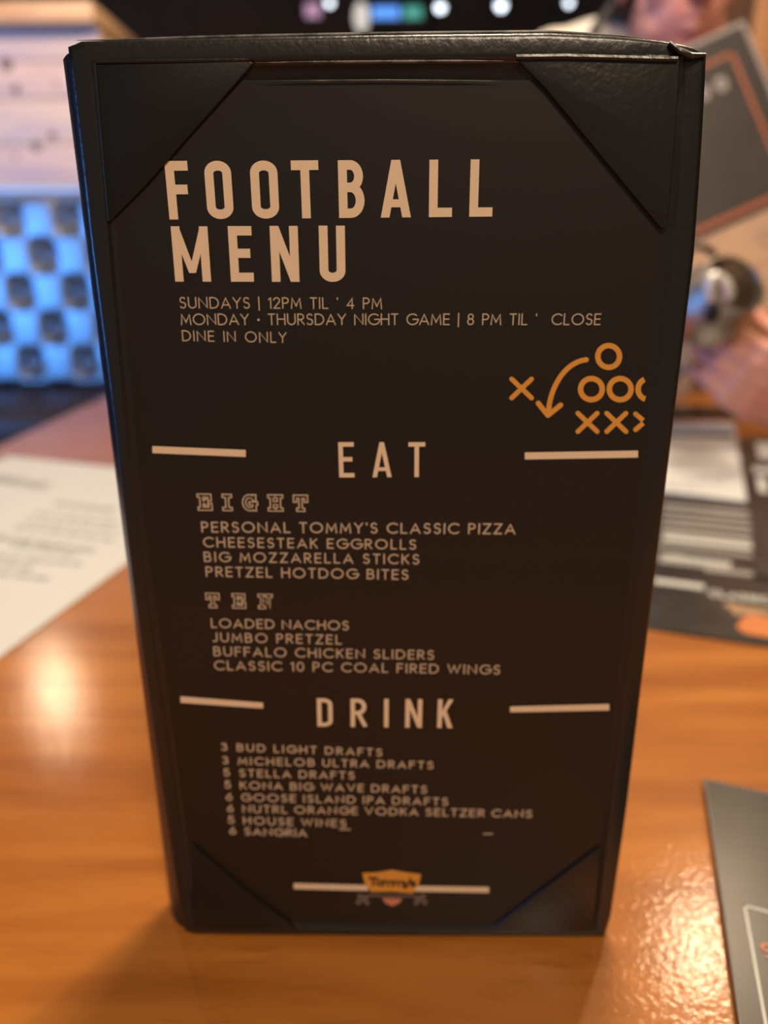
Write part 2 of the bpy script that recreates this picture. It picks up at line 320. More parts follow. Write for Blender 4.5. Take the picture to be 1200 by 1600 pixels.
LOW = {
 'T': (.62, [[(.31, 0), (.31, 1)], [(0, .84), (0, 1), (.62, 1), (.62, .84)]]),
 'o': (.5, [arc(.25, .3, .25, .3, 0, 360, 18)]),
 'm': (.85, [[(0, 0), (0, .6)], [(0, .45)] + arc(.21, .4, .21, .2, 180, 0, 8) + [(.42, 0)], [(.42, .4)] + arc(.63, .4, .21, .2, 180, 0, 8) + [(.84, 0)]]),
 'y': (.5, [[(0, .6), (.25, 0)], [(.5, .6), (.2, -.25), (.05, -.25)]]),
 "'": (.05, [[(0, 1), (0, .75)]]),
 's': (.36, [arc(.18, .45, .16, .15, 30, 260, 8) + arc(.18, .15, .18, .15, 80, -140, 8)]),
}
QN = 0
SLAB = {k: (w_ * .66, [[(x * .66, y) for x, y in p_] for p_ in st]) for k, (w_, st) in SLAB.items()}
def ribbon(bm, pts, w, cap=0.0):
    """flat mitred ribbon; pts are 2D"""
    P = [Vector(p) for p in pts]; Q = [P[0]]
    for p in P[1:]:
        if (p - Q[-1]).length > 1e-5 * 1: Q.append(p)
    if len(Q) < 2: return []
    closed = (Q[0] - Q[-1]).length < 1e-4 and len(Q) > 3
    if closed: Q = Q[:-1]
    n = len(Q)
    if cap and not closed:
        Q[0] = Q[0] + (Q[0] - Q[1]).normalized() * cap; Q[-1] = Q[-1] + (Q[-1] - Q[-2]).normalized() * cap
    Lp = []; Rp = []
    for i in range(n):
        a = (Q[i] - Q[i - 1]).normalized() if (i > 0 or closed) else None
        b = (Q[(i + 1) % n] - Q[i]).normalized() if (i < n - 1 or closed) else None
        if a is None: a = b
        if b is None: b = a
        na = Vector((-a.y, a.x)); nb = Vector((-b.y, b.x)); m = na + nb
        if m.length < 0.3: m = na
        m.normalize(); s = w / 2 / max(0.42, m.dot(na))
        Lp.append(Q[i] + m * s); Rp.append(Q[i] - m * s)
    quads = []
    for i in range(n if closed else n - 1):
        j = (i + 1) % n; quads.append((Lp[i], Lp[j], Rp[j], Rp[i]))
    return quads
def quads_to(bm, quads, fn):
    global QN
    for q in quads:
        QN += 1; k = (QN % 24) * 2.5e-6; n_ = (CAM - fn(q[0])).normalized()
        n_ = Vector((0, -1, 0)) if abs(fn(q[0]).y - fn(q[1]).y) + abs(fn(q[0]).y - fn(q[2]).y) < 1e-5 else Vector((0, 0, 1))
        vs = [bm.verts.new(fn(p) + n_ * k) for p in q]
        try: bm.faces.new(vs)
        except ValueError: pass
def disc(bm, c, r, fn, n=16):
    bm.faces.new([bm.verts.new(fn(Vector((c[0] + r * math.cos(2 * math.pi * i / n), c[1] + r * math.sin(2 * math.pi * i / n))))) for i in range(n)])
def layout(text, font, wt, total, h, space=.42):
    """returns quads in (u,v) metres for a text that spans exactly total"""
    ws = []
    for ch in text:
        ws.append(space if ch == ' ' else font[ch][0] + wt)
    k = (total / h - sum(ws)) / max(1, len(text) - 1); x = 0; out = []
    for ch, w_ in zip(text, ws):
        if ch != ' ':
            gw, st = font[ch]
            for s in st:
                pl = [((x + wt / 2 + px) * h, (wt / 2 + py * (1 - wt)) * h) for px, py in s]
                out += [[Vector((p.x, min(max(p.y, 0), h) if ch not in "|y" else p.y)) for p in q] for q in ribbon(None, pl, wt * h, wt * h / 2)]
        x += w_ + k
    return out
PLY = 0.0            # plane of the card face
def onface(px, py, lift=0.0): return aty(px, py, PLY - lift)
def text_face(name, text, font, wt, S_, E_, hpx, m, parent, lift=0.00018, space=.42, bm=None, skew=0.0):
    """S_,E_: pixel ends of the baseline as seen; hpx: cap height there"""
    a = onface(*S_, lift); b = onface(*E_, lift); top = onface(S_[0], S_[1] - hpx, lift)
    du = (b - a); L_ = du.length; du.normalize(); dv = Vector((-du.z, 0, du.x)); h = (top - a).length
    own = bm is None; bm = bm or bmesh.new()
    quads_to(bm, layout(text, font, wt, L_, h, space), lambda p: a + du * p.x + dv * p.y)
    return link(name, bm, m, parent, smooth=False) if own else None

# ------------------------------------------------------------------ setting
def struct(name, c, s, m):
    bm = bmesh.new(); box(bm, c, s); return tag(link(name, bm, m, None, smooth=False), kind='structure')
struct('floor', (0, 1.4, -0.05), (7.0, 7.6, 0.1), 'floor')
struct('ceiling', (0, 1.4, 3.05), (7.0, 7.6, 0.1), 'ceil')
struct('wall_back', (0, 5.15, 1.5), (7.0, 0.1, 3.0), 'darkwall')
struct('wall_left', (-3.45, 1.4, 1.5), (0.1, 7.4, 3.0), 'darkwall')
struct('wall_right', (3.45, 1.4, 1.5), (0.1, 7.4, 3.0), 'darkwall')

# ------------------------------------------------------------------ table
tx0, tx1, ty0, ty1 = -0.566, 0.98, -0.42, 1.26
tb = empty('dining_table', (0.2, 0.42, 0), 'large varnished orange wood dining table under the menus', 'table')
bm = bmesh.new(); box(bm, ((tx0 + tx1) / 2, (ty0 + ty1) / 2, T - 0.018), (tx1 - tx0, ty1 - ty0, 0.036), 0.004); link('tabletop', bm, 'table', tb, smooth=False)
for yy in (0.0, 0.85):
    bm = bmesh.new(); lathe(bm, (0.2, yy, 0.012), [(0.05, 0), (0.045, 0.05), (0.038, 0.1), (0.038, 0.66), (0.06, 0.69)]); link('pedestal', bm, 'metalblack', tb)
    bm = bmesh.new(); box(bm, (0.2, yy, 0.0075), (0.62, 0.09, 0.015), 0.004); box(bm, (0.2, yy, 0.0165), (0.09, 0.5, 0.012), 0.004); link('base', bm, 'metalblack', tb)
    bm = bmesh.new(); box(bm, (0.2, yy, T - 0.042), (0.5, 0.3, 0.008), 0.002); link('bracket', bm, 'metalblack', tb)

# ------------------------------------------------------------------ menu holder (standing, opened like a book)
holder = empty('menu_holder', (0, 0, T), 'black leatherette menu holder standing open on the wooden table', 'menu holder')
def resample(pts, n):
    P = [Vector(p) for p in pts]; d = [0]
    for a, b in zip(P, P[1:]): d.append(d[-1] + (b - a).length)
    out = []
    for i in range(n):
        t = d[-1] * i / n; k = max(j for j in range(len(d)) if d[j] <= t + 1e-9); k = min(k, len(P) - 2)
        out.append(P[k].lerp(P[k + 1], (t - d[k]) / (d[k + 1] - d[k])))
    return out
def zfix(v):
    v.z = max(v.z, T + 0.0004); return v
O_top = [(104, 72), (112, 63), (200, 61), (400, 56), (600, 52), (860, 49), (960, 54), (1050, 64), (1095, 75), (1107, 86)]
O_right = [(1107, 86), (1104, 140), (1086, 400), (1050, 690), (1012, 1000), (978, 1280), (952, 1455), (946, 1466)]
O_bot = [(946, 1466), (900, 1469), (700, 1466), (400, 1460), (300, 1458), (288, 1452)]
O_left = [(288, 1452), (272, 1380), (243, 1180), (205, 900), (176, 650), (140, 380), (116, 170), (104, 72)]
A1 = (resample([(146, 99), (600, 93), (1066, 90)], 40) + resample([(1066, 90), (1058, 300), (1005, 820), (930, 1448)], 40)
      + resample([(930, 1448), (600, 1450), (302, 1444)], 40) + resample([(302, 1444), (208, 780), (146, 99)], 40))
A2 = (resample([(153, 106), (600, 100), (1048, 99)], 40) + resample([(1048, 99), (1036, 330), (990, 820), (922, 1440)], 40)
      + resample([(922, 1440), (600, 1443), (308, 1437)], 40) + resample([(308, 1437), (215, 780), (153, 106)], 40))
A0 = resample(O_top, 40) + resample(O_right, 40) + resample(O_bot, 40) + resample(O_left, 40)
f0 = [zfix(aty(p.x, p.y, 0.0)) for p in A0]; f1 = [zfix(aty(p.x, p.y, 0.0)) for p in A1]; f2 = [zfix(aty(p.x, p.y, 0.0)) for p in A2]
def ringpts(t, y):      # t: 0 outline .. 1 recess edge
    return [Vector((a.x + (b.x - a.x) * t, y, a.z + (b.z - a.z) * t)) for a, b in zip(f0, f1)]
def ring2(t, y): return [Vector((a.x + (b.x - a.x) * t, y, a.z + (b.z - a.z) * t)) for a, b in zip(f1, f2)]
rings = [ringpts(0.12, 0.0046), ringpts(0.02, 0.0040), ringpts(0.0, 0.0026), ringpts(0.0, 0.0012), ringpts(0.05, 0.0001), ringpts(0.14, -0.0006), ringpts(0.3, -0.0010),
         ringpts(0.8, -0.0009), ringpts(0.95, -0.0010), ringpts(1.0, -0.0008), ring2(0.5, -0.0001), ring2(1.0, 0.0003)]
n = 160
bm = bmesh.new()
for ri, r_ in enumerate(rings):
    for i, v in enumerate(r_):
        if i in range(36, 44) and ri < 9:       # the puckered upper right corner
            v.y += 0.0007 * (1 - abs(i - 40) / 4)
rv = [[bm.verts.new(v) for v in r_] for r_ in rings]
for a, b in zip(rv, rv[1:]):
    for i in range(n): bm.faces.new((a[i], a[(i + 1) % n], b[(i + 1) % n], b[i]))
bm.faces.new(rv[0]); bm.faces.new(rv[-1])
link('front_panel', bm, 'leather', holder, auto=60)
# raised seam along the top rim
bm = bmesh.new(); tube(bm, [aty(x, y, -0.0006) for x, y in [(150, 97), (300, 95), (390, 94)]], 0.00055, 8)
link('seam', bm, 'leather', holder)
bm = bmesh.new(); tube(bm, [aty(x, y, -0.0011) for x, y in [(806, 90), (880, 89), (960, 91), (1030, 93), (1058, 93)]], 0.0008, 8)
link('seam', bm, 'leather', holder)
bm = bmesh.new(); tube(bm, [aty(x, y, -0.0008) for x, y in [(148, 100), (157, 200), (163, 270), (170, 345)]], [0.0006, 0.0005, 0.0004, 0.0003], 8)
link('seam', bm, 'leather', holder)
bm = bmesh.new()
tube(bm, [aty(x, y, yy) for x, y, yy in [(1046, 66, -0.0012), (1062, 80, -0.0016), (1080, 88, -0.0016), (1102, 86, -0.0006)]], [0.0004, 0.0008, 0.0008, 0.0004], 8)
link('corner_fold', bm, 'leather', holder)
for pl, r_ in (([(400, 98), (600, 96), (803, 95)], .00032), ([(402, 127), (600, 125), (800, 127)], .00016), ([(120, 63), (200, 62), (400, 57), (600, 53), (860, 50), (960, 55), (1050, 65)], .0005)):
    bm = bmesh.new(); tube(bm, resample(pl, 24)and [aty(p_.x, p_.y, -.0006 if r_ < .0005 else .0006) for p_ in resample(pl, 24)], [r_ * min(1, (.15 + q_ / 5), (.15 + (23 - q_) / 5)) for q_ in range(24)], 8); link('edge_highlight', bm, 'edgeglint', holder)  # pale tubes painted as highlight lines on rim, recess and card top
# spine and back cover
def vstrip(bm, pl, z0, z1, th):
    """vertical sheet following the plan polyline pl, given thickness"""
    P = [Vector(p) for p in pl]; Nn = []
    for i in range(len(P)):
        t = (P[min(i + 1, len(P) - 1)] - P[max(i - 1, 0)]).normalized(); Nn.append(Vector((-t.y, t.x)))
    ring = [p + q * th / 2 for p, q in zip(P, Nn)] + [p - q * th / 2 for p, q in zip(P[::-1], Nn[::-1])]
    prism(bm, [Vector((v.x, v.y, z0)) for v in ring], (0, 0, z1 - z0))
bm = bmesh.new(); vstrip(bm, [(-0.0800, 0.0034), (-0.0822, 0.0046), (-0.0845, 0.0070), (-0.0866, 0.0104), (-0.0860, 0.0128), (-0.0835, 0.0142)], T + 0.0005, T + 0.2968, 0.0014)
bmesh.ops.bevel(bm, geom=[e for e in bm.edges if abs(e.verts[0].co.z - e.verts[1].co.z) < 1e-6 and e.calc_face_angle(0) > 1], offset=0.0004, segments=2, affect='EDGES')
link('spine', bm, 'leather', holder)
ang = math.radians(33); dx = Vector((math.cos(ang), math.sin(ang), 0)); dn = Vector((-math.sin(ang), math.cos(ang), 0)); o_ = Vector((-0.0845, 0.0150, 0))
bm = bmesh.new()
prism(bm, [o_ + Vector((0, 0, T + 0.0005)), o_ + dx * 0.160 + Vector((0, 0, T + 0.0005)), o_ + dx * 0.160 + Vector((0, 0, T + 0.2940)), o_ + Vector((0, 0, T + 0.2940))], dn * 0.0042, 0.0012)
link('back_cover', bm, 'leather', holder)
# corner pockets: pixel polygon, thickness
def pocket(pts, y0=-0.0012, y1=0.0001, m='leather'):
    bm = bmesh.new(); P = [zfix(aty(x, y, y1)) for x, y in pts]
    prism(bm, P, (0, y0 - y1, 0), 0.00035)
    return link('corner_pocket', bm, m, holder, auto=50)
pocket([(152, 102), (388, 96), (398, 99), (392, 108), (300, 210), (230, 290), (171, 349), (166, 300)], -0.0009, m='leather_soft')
pocket([(804, 92), (1060, 94), (1052, 230), (1040, 358), (1030, 356), (930, 235), (850, 138)], -0.0012)
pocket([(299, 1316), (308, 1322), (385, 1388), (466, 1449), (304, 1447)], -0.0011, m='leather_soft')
pocket([(938, 1322), (928, 1326), (850, 1385), (766, 1450), (925, 1452)], -0.0011)

# ------------------------------------------------------------------ printed menu card held by the four pockets
card = empty('menu_card', (0, 0, T), 'black printed football menu card held in the black holder', 'menu card')
cardpx = [(160, 126), (600, 124), (1044, 126), (1032, 360), (1012, 660), (972, 1000), (924, 1436), (600, 1441), (310, 1434), (222, 780)]
bm = bmesh.new(); prism(bm, [zfix(aty(x, y, 0.0)) for x, y in cardpx], (0, 0.00025, 0)); link('card_sheet', bm, 'card', card, smooth=False)
CB = cond(.30, .15)
def polyglyph(ch, tx, ty):
    if ch == 'A': return [[(0, 0), (tx, 0), (.5 + .5 * tx, 1), (.5 - .5 * tx, 1)], [(1 - tx, 0), (1, 0), (.5 + .5 * tx, 1), (.5 - .5 * tx, 1)], [(.2, .18), (.8, .18), (.74, .18 + ty), (.26, .18 + ty)]]
    if ch == 'M': return [[(0, 0), (tx, 0), (tx, 1), (0, 1)], [(1 - tx, 0), (1, 0), (1, 1), (1 - tx, 1)], [(0, 1), (tx * .9, 1), (.5 + .40 * tx, .16), (.5 - .40 * tx, .16)], [(1 - tx * .9, 1), (1, 1), (.5 + .40 * tx, .16), (.5 - .40 * tx, .16)]]
    if ch == 'N': return [[(0, 0), (tx, 0), (tx, 1), (0, 1)], [(1 - tx, 0), (1, 0), (1, 1), (1 - tx, 1)], [(0, 1), (tx, 1), (1, 0), (1 - tx, 0)]]
    if ch == 'K': return [[(0, 0), (tx, 0), (tx, 1), (0, 1)], [(1 - tx * 1.1, 1), (1, 1), (tx, .36), (tx * .9, .56)], [(.34, .50), (.52, .66), (1, 0), (1 - tx * 1.15, 0)]]
    return None
def gletter(name, font, wt, items, base, top, m):
    """letters placed one by one: (char, x left at baseline, x right at baseline)"""
    out = bmesh.new()
    for ch, xa, xb in items:
        ya = base(xa); a = onface(xa, ya, .00018); b = onface(xb, base(xb), .00018); tp = onface(xa, top(xa), .00018)
        h = (tp - a).length; wv = (b - a).length; gw, st = font[ch]; gw = max(gw, 1e-6)
        sx = (wv - wt * h) / gw if gw > .01 else 0
        du = (b - a).normalized(); dv = Vector((-du.z, 0, du.x))
        pg = polyglyph(ch, wt * h / wv, wt * .85)
        if pg:
            quads_to(out, [[Vector((x_ * wv, y_ * h)) for x_, y_ in q] for q in pg], lambda p: a + du * p.x + dv * p.y); continue
        for s in st:
            pl = [(wt * h / 2 + px * sx, (wt / 2 + py * (1 - wt)) * h) for px, py in s]
            quads_to(out, [[Vector((p.x, min(max(p.y, 0), h))) for p in q] for q in ribbon(None, pl, wt * h, wt * h / 2)], lambda p: a + du * p.x + dv * p.y)
    return link(name, out, m, card, smooth=False)
gletter('heading_lettering', cond(.30, .15), .165, [('F', 265, 300), ('O', 325, 366), ('O', 395, 437), ('T', 458, 500), ('B', 530, 570), ('A', 595, 642), ('L', 670, 706), ('L', 733, 769)],
        lambda x: 343 - (x - 265) * .009 , lambda x: 252 - (x - 265) * .006, 'beige')
gletter('heading_lettering', cond(.30, .15), .165, [('M', 274, 330), ('E', 361, 397), ('N', 425, 468), ('U', 500, 540)],
        lambda x: 440 + (x - 274) * .002, lambda x: 354 - (x - 274) * .006, 'beige')
gletter('section_lettering', cond(.34, .15), .125, [('E', 530, 554), ('A', 582, 612), ('T', 638, 664)], lambda x: 746 - (x - 530) * .006, lambda x: 691, 'beige')
gletter('section_lettering', cond(.34, .17), .135, [('D', 496, 520), ('R', 548, 573), ('I', 600, 607), ('N', 633, 659), ('K', 683, 707)], lambda x: 1135 + (x - 496) * .012, lambda x: 1091 + (x - 496) * .008, 'beige')
def para(name, lines, wt, m, font=GEO, space=.42):
    bm = bmesh.new()
    for t, s, e, h in lines: text_face(None, t, font, wt, s, e, h, m, card, bm=bm, space=space)
    return link(name, bm, m, card, smooth=False)
para('hours_lettering', [("SUNDAYS | 12PM TIL ' 4 PM", (281, 482), (597, 483), 18), ("MONDAY + THURSDAY NIGHT GAME | 8 PM TIL '  CLOSE", (283, 508), (938, 508), 18), ("DINE IN ONLY", (285, 533), (448, 536), 17)], .10, 'beige_dim')
para('food_lettering', [("PERSONAL TOMMY'S CLASSIC PIZZA", (315, 832), (805, 835), 17), ("CHEESESTEAK EGGROLLS", (318, 855), (650, 859), 16), ("BIG MOZZARELLA STICKS", (319, 878), (655, 882), 16), ("PRETZEL HOTDOG BITES", (322, 901), (638, 906), 16)], .13, 'beige_dim', space=.30)
para('food_lettering', [("LOADED NACHOS", (330, 981), (545, 985), 15), ("JUMBO PRETZEL", (332, 1003), (534, 1007), 15), ("BUFFALO CHICKEN SLIDERS", (334, 1025), (678, 1031), 15), ("CLASSIC 10 PC COAL FIRED WINGS", (335, 1047), (781, 1054), 15)], .13, 'beige_dim', space=.30)
dl = [("3", "BUD LIGHT DRAFTS", 370, 597, 1174, 1182), ("3", "MICHELOB ULTRA DRAFTS", 372, 677, 1195, 1202), ("5", "STELLA DRAFTS", 374, 554, 1214, 1218), ("5", "KONA BIG WAVE DRAFTS", 375, 667, 1233, 1240), ("6", "GOOSE ISLAND IPA DRAFTS", 377, 700, 1252, 1259), ("6", "NUTRL ORANGE VODKA SELTZER CANS", 379, 831, 1270, 1278), ("5", "HOUSE WINES", 380, 541, 1288, 1293), ("6", "SANGRIA", 382, 480, 1305, 1308)]
dd = []
for k, (q, t, x0, x1, y0, y1) in enumerate(dl):
    dd.append((t, (x0, y0), (x1, y1), 12.5)); dd.append((q, (346 + k * 1.8, y0 - 1), (354 + k * 1.8, y0 - 1), 12.5))
para('drink_lettering', dd, .16, 'beige_dim', space=.25)
for S_, E_, h, t in (((309, 798), (482, 800), 27, 'EIGHT'), ((322, 950), (427, 952), 24, 'TEN')):
    fat = text_face('price_heading', t, SLAB, .25, S_, E_, h, 'beige_dim', card)
    bm = bmesh.new(); a = onface(*S_, .0003); b = onface(*E_, .0003); top = onface(S_[0], S_[1] - h, .0003)
    du = (b - a); L_ = du.length; du.normalize(); dv = Vector((-du.z, 0, du.x)); hh = (top - a).length
    ws = [SLAB[c][0] + .25 for c in t]; k = (L_ / hh - sum(ws)) / (len(t) - 1); x = 0
    for c, w_ in zip(t, ws):
        for s in SLAB[c][1]:
            quads_to(bm, ribbon(None, [((x + .125 + px) * hh, (.125 + py * .75) * hh) for px, py in s], .10 * hh, .05 * hh), lambda p: a + du * p.x + dv * p.y)
        x += w_ + k
    tag(link('letter_inlay', bm, 'inkblack', fat, smooth=False), 'dark inside of the outlined letters')
def rule(pts, m='beige', lift=.00018):
    bm = bmesh.new(); bm.faces.new([bm.verts.new(onface(x, y, lift)) for x, y in pts]); return link('rule', bm, m, card, smooth=False)
rule([(238, 697), (384, 703), (384, 714), (238, 708)]); rule([(820, 707), (997, 704), (997, 715), (820, 718)])
rule([(282, 1088), (411, 1098), (411, 1107), (282, 1098)]); rule([(797, 1104), (952, 1100), (952, 1110), (797, 1113)])
rule([(459, 1380), (575, 1383), (575, 1392), (459, 1389)]); rule([(648, 1384), (764, 1386), (764, 1395), (648, 1393)])
for x0, x1, y in ((530, 548, 1295), (755, 770, 1302)):
    bm = bmesh.new(); bm.faces.new([bm.verts.new(onface(a, b, .00018)) for a, b in ((x0, y), (x1, y), (x1, y + 2), (x0, y + 2))])
    link('fine_dash', bm, 'beige_dim', card, smooth=False)
# play diagram
def facefn(lift): return lambda p: onface(p.x, p.y, lift)
def pxline(bm, pts, w, lift=.00018, round_=True):
    quads_to(bm, ribbon(None, pts, w), facefn(lift))
    if round_: disc(bm, pts[0], w / 2, facefn(lift + .00002)); disc(bm, pts[-1], w / 2, facefn(lift + .00002))
dg = empty('x', (0, 0, 0)); bpy.data.objects.remove(dg)
def ringmark(cx, cy, rx, ry, a0=0, a1=360, w=8.5):
    bm = bmesh.new(); quads_to(bm, ribbon(None, arc(cx, cy, rx, ry, a0, a1, 32), w), facefn(.00018)); link('play_circle', bm, 'orange', card, smooth=False)
ringmark(951, 557, 17, 17); ringmark(924, 608, 17, 16.5); ringmark(969, 608, 17, 16.5)
ringmark(1012, 608, 15, 16, 105, 250)
def cross(cx, cy, r, clip=False):
    bm = bmesh.new()
    if not clip:
        pxline(bm, [(cx - r, cy - r * .95), (cx + r, cy + r * .95)], 7.5); pxline(bm, [(cx + r, cy - r * .95), (cx - r, cy + r * .95)], 7.5, .0002)
    else:
        quads_to(bm, ribbon(None, [(cx - r, cy - r * .95), (cx - 1, cy - 2)], 7.5), facefn(.00018)); quads_to(bm, ribbon(None, [(cx - r, cy + r * .95), (cx - 1, cy + 2)], 7.5), facefn(.0002))
        disc(bm, (cx - r, cy - r * .95), 3.7, facefn(.0002)); disc(bm, (cx - r, cy + r * .95), 3.7, facefn(.00022))
    link('play_cross', bm, 'orange', card, smooth=False)
cross(815, 607, 15.5); cross(918, 660, 15); cross(963, 660, 15); cross(1006, 659, 13, True)
bm = bmesh.new(); cp = []
for i in range(17):
    t = i / 16; p0, p1, p2, p3 = Vector((916, 562)), Vector((880, 566)), Vector((858, 610)), Vector((857, 645))
    cp.append(tuple((1 - t) ** 3 * p0 + 3 * (1 - t) ** 2 * t * p1 + 3 * (1 - t) * t * t * p2 + t ** 3 * p3))
pxline(bm, cp, 8); pxline(bm, [(841, 630), (856, 649)], 8, .0002); pxline(bm, [(876, 633), (856, 649)], 8, .00022)
link('play_arrow', bm, 'orange', card, smooth=False)
# shield logo
bm = bmesh.new(); bm.faces.new([bm.verts.new(onface(x, y, .00022)) for x, y in [(566, 1364), (590, 1363), (612, 1359), (634, 1363), (658, 1366), (655, 1380), (645, 1396), (612, 1393), (580, 1394), (570, 1380)]])
lg = link('logo_shield', bm, 'orange', card, smooth=False)
bm = bmesh.new(); a = onface(576, 1384, .0003); b = onface(650, 1386, .0003); du = (b - a); L_ = du.length; du.normalize(); dv = Vector((-du.z, 0, du.x))
quads_to(bm, layout("Tommy's", LOW, .20, L_, .0042, .3), lambda p: a + du * p.x + dv * p.y); link('logo_lettering', bm, 'inkblack', lg, smooth=False)
bm = bmesh.new(); bm.faces.new([bm.verts.new(onface(x, y, .00024)) for x, y in [(597, 1403), (629, 1404), (624, 1411), (613, 1416), (602, 1411)]]); link('logo_base', bm, 'pinkink', card, smooth=False)
bm = bmesh.new()
for sx_ in (-1, 1):
    cx = 612 + sx_ * 42
    for k, (ox, oy, r) in enumerate(((0, 1405, 6), (7, 1401, 5), (10, 1410, 4.5), (-4, 1411, 4))): disc(bm, (cx + sx_ * ox, oy), r, facefn(.0002 + .00001 * k), 10)
bm.faces.new([bm.verts.new(onface(x, y, .00019)) for x, y in [(572, 1397), (652, 1398), (652, 1402), (572, 1401)]])
link('logo_scroll', bm, 'greyink', card, smooth=False)

# ------------------------------------------------------------------ flat papers on the table
def flat(name, pts, th, m, parent, z=0.0, bev=0.0):
    bm = bmesh.new(); prism(bm, [Vector((p[0], p[1], T + z)) for p in pts], (0, 0, th), bev); return link(name, bm, m, parent, smooth=False)
def greek(bm, o, u, v, rows, z):
    """rows of short unreadable print strokes: (v offset, u0, u1, height)"""
    for (vo, u0, u1, h) in rows:
        x = u0
        while x < u1:
            w_ = min(random.uniform(.006, .020), u1 - x)
            q = [o + u * x + v * vo, o + u * (x + w_) + v * vo, o + u * (x + w_) + v * (vo + h), o + u * x + v * (vo + h)]
            bm.faces.new([bm.verts.new(Vector((p.x, p.y, z))) for p in q]); x += w_ + random.uniform(.0025, .005)
# white paper, left
wp = empty('paper_menu', (-0.38, 0.48, T), 'white paper menu with small grey print at left on the table', 'menu')
c1 = atz(195, 877); c0 = atz(0, 1028); tp = atz(0, 713); tq = atz(190, 733)
ud = (tq - tp).normalized(); vd = (c0 - c1).normalized(); ud.z = vd.z = 0
corner = c1 + (c1 - c0).normalized() * 0.012
# intersect the far edge with the line of the right edge to get the hidden corner
def isect(p, d, q, e):
    den = d.x * e.y - d.y * e.x; t = ((q.x - p.x) * e.y - (q.y - p.y) * e.x) / den; return p + d * t
far = isect(tp, ud, c1 + Vector((0.006, 0, 0)), Vector((0.12, 1, 0)))
P = [c0 + vd * 0.02, c1 + Vector((0.006, 0, 0)) - vd * 0.004, far, far - ud * 0.34, c0 - ud * 0.05 + vd * 0.02 + Vector((-0.22, 0.02, 0))]
flat('sheet', P, 0.0012, 'paper', wp, 0.0004)
bm = bmesh.new()
for (a, b, hpx) in (((0, 742), (88, 757), 9), ((92, 784), (185, 796), 5), ((60, 800), (188, 815), 4), ((45, 812), (188, 828), 4), ((28, 822), (186, 843), 4), ((0, 836), (155, 858), 7), ((20, 850), (120, 866), 4), ((0, 866), (130, 880), 5), ((0, 877), (55, 887), 5), ((0, 893), (80, 903), 5)):
    p = atz(a[0], a[1], T + .0018); q = atz(b[0], b[1], T + .0018); r = atz(a[0], a[1] + hpx, T + .0018); u = (q - p).normalized(); v = Vector((u.y, -u.x, 0))
    greek(bm, p, u, v, [(0, 0, (q - p).length, (r - p).length * .8)], T + .0018)
tag(link('fine_print', bm, 'papergrey', wp, smooth=False), kind='stuff')
cn = empty('cream_note', (-0.28, 0.22, T), 'small cream paper corner under the white paper menu', 'paper')
q0 = atz(0, 985); q1 = atz(22, 1000); q2 = atz(0, 1022)
flat('sheet', [(q0.x - .04, q0.y - .002), (q1.x - .01, q1.y - .004), (q2.x - .004, q2.y - .012), (q2.x - .05, q2.y - .02)], 0.0003, 'cream', cn, 0.0)
# black menu, right of the holder
bmn = empty('black_menu', (0.32, 0.40, T), 'black laminated menu with white lines and orange logo, right of the standing holder', 'menu')
n0 = atz(1015, 985); n1 = atz(1200, 1012); u = (n1 - n0); u.z = 0; u.normalize(); v = Vector((-u.y, u.x, 0))
O = n0 - u * 0.09; Wm, Lm = 0.36, 0.66
flat('sheet', [O, O + u * Wm, O + u * Wm + v * Lm, O + v * Lm], 0.0018, 'blackmenu', bmn, 0.0)
def uvof(x, y, z=T + .002):
    p = atz(x, y, z) - O; return p.x * u.x + p.y * u.y, p.x * v.x + p.y * v.y
BARN = 0
def bar(bm, x0, y0, x1, y1, hpx, z=T + .0021):
    global BARN
    BARN += 1; z += BARN * 2e-5
    a = uvof(x0, y0, z); b = uvof(x1, y1, z); c = uvof(x0, y0 + hpx, z); vv = (a[1] + b[1]) / 2; hh = abs(a[1] - c[1])
    q = [O + u * a[0] + v * (vv - hh), O + u * b[0] + v * (vv - hh), O + u * b[0] + v * vv, O + u * a[0] + v * vv]
    bm.faces.new([bm.verts.new(Vector((p.x, p.y, z))) for p in q])
bm = bmesh.new()
for y, x0, x1, h in ((792, 1036, 1168, 6), (802, 1036, 1170, 5), (813, 1034, 1172, 6), (824, 1034, 1174, 5), (834, 1034, 1176, 6), (857, 1028, 1180, 6), (866, 1030, 1070, 8), (876, 1030, 1140, 9), (890, 1100, 1190, 7)):
    bar(bm, x0, y - 5, x1, y + 5, h)
tag(link('fine_print', bm, 'midink', bmn, smooth=False), kind='stuff')
bm = bmesh.new()
for y, x0, x1, h in ((842, 1036, 1186, 9), (872, 1040, 1142, 5)):
    bar(bm, x0, y - 5, x1, y + 6, h); link('white_rule', bm, 'whiteink', bmn, smooth=False); bm = bmesh.new()
bar(bm, 1022, 903, 1100, 913, 8); link('white_rule', bm, 'whiteink', bmn, smooth=False); bm = bmesh.new()
for (xa, ya), (xb, yb) in ((((1184, 862)), ((1196, 905))),):
    a = uvof(xa, ya); b = uvof(xb, yb); q = [O + u * a[0] + v * a[1], O + u * (a[0] + .005) + v * a[1], O + u * (a[0] + .005) + v * b[1], O + u * a[0] + v * b[1]]
    bm.faces.new([bm.verts.new(Vector((p.x, p.y, T + .0022))) for p in q])
link('white_rule', bm, 'whiteink', bmn, smooth=False)
bm = bmesh.new(); a = uvof(1108, 932); hh = abs(uvof(1108, 914)[1] - uvof(1108, 932)[1])
quads_to(bm, layout("CLASSICS P", GEO, .24, .115, .0135, .3), lambda p: Vector(((O + u * (a[0] + p.x * .5) + v * (a[1] + p.y)).x, (O + u * (a[0] + p.x * .5) + v * (a[1] + p.y)).y, T + .0022)))
link('heading_lettering', bm, 'whiteink', bmn, smooth=False)
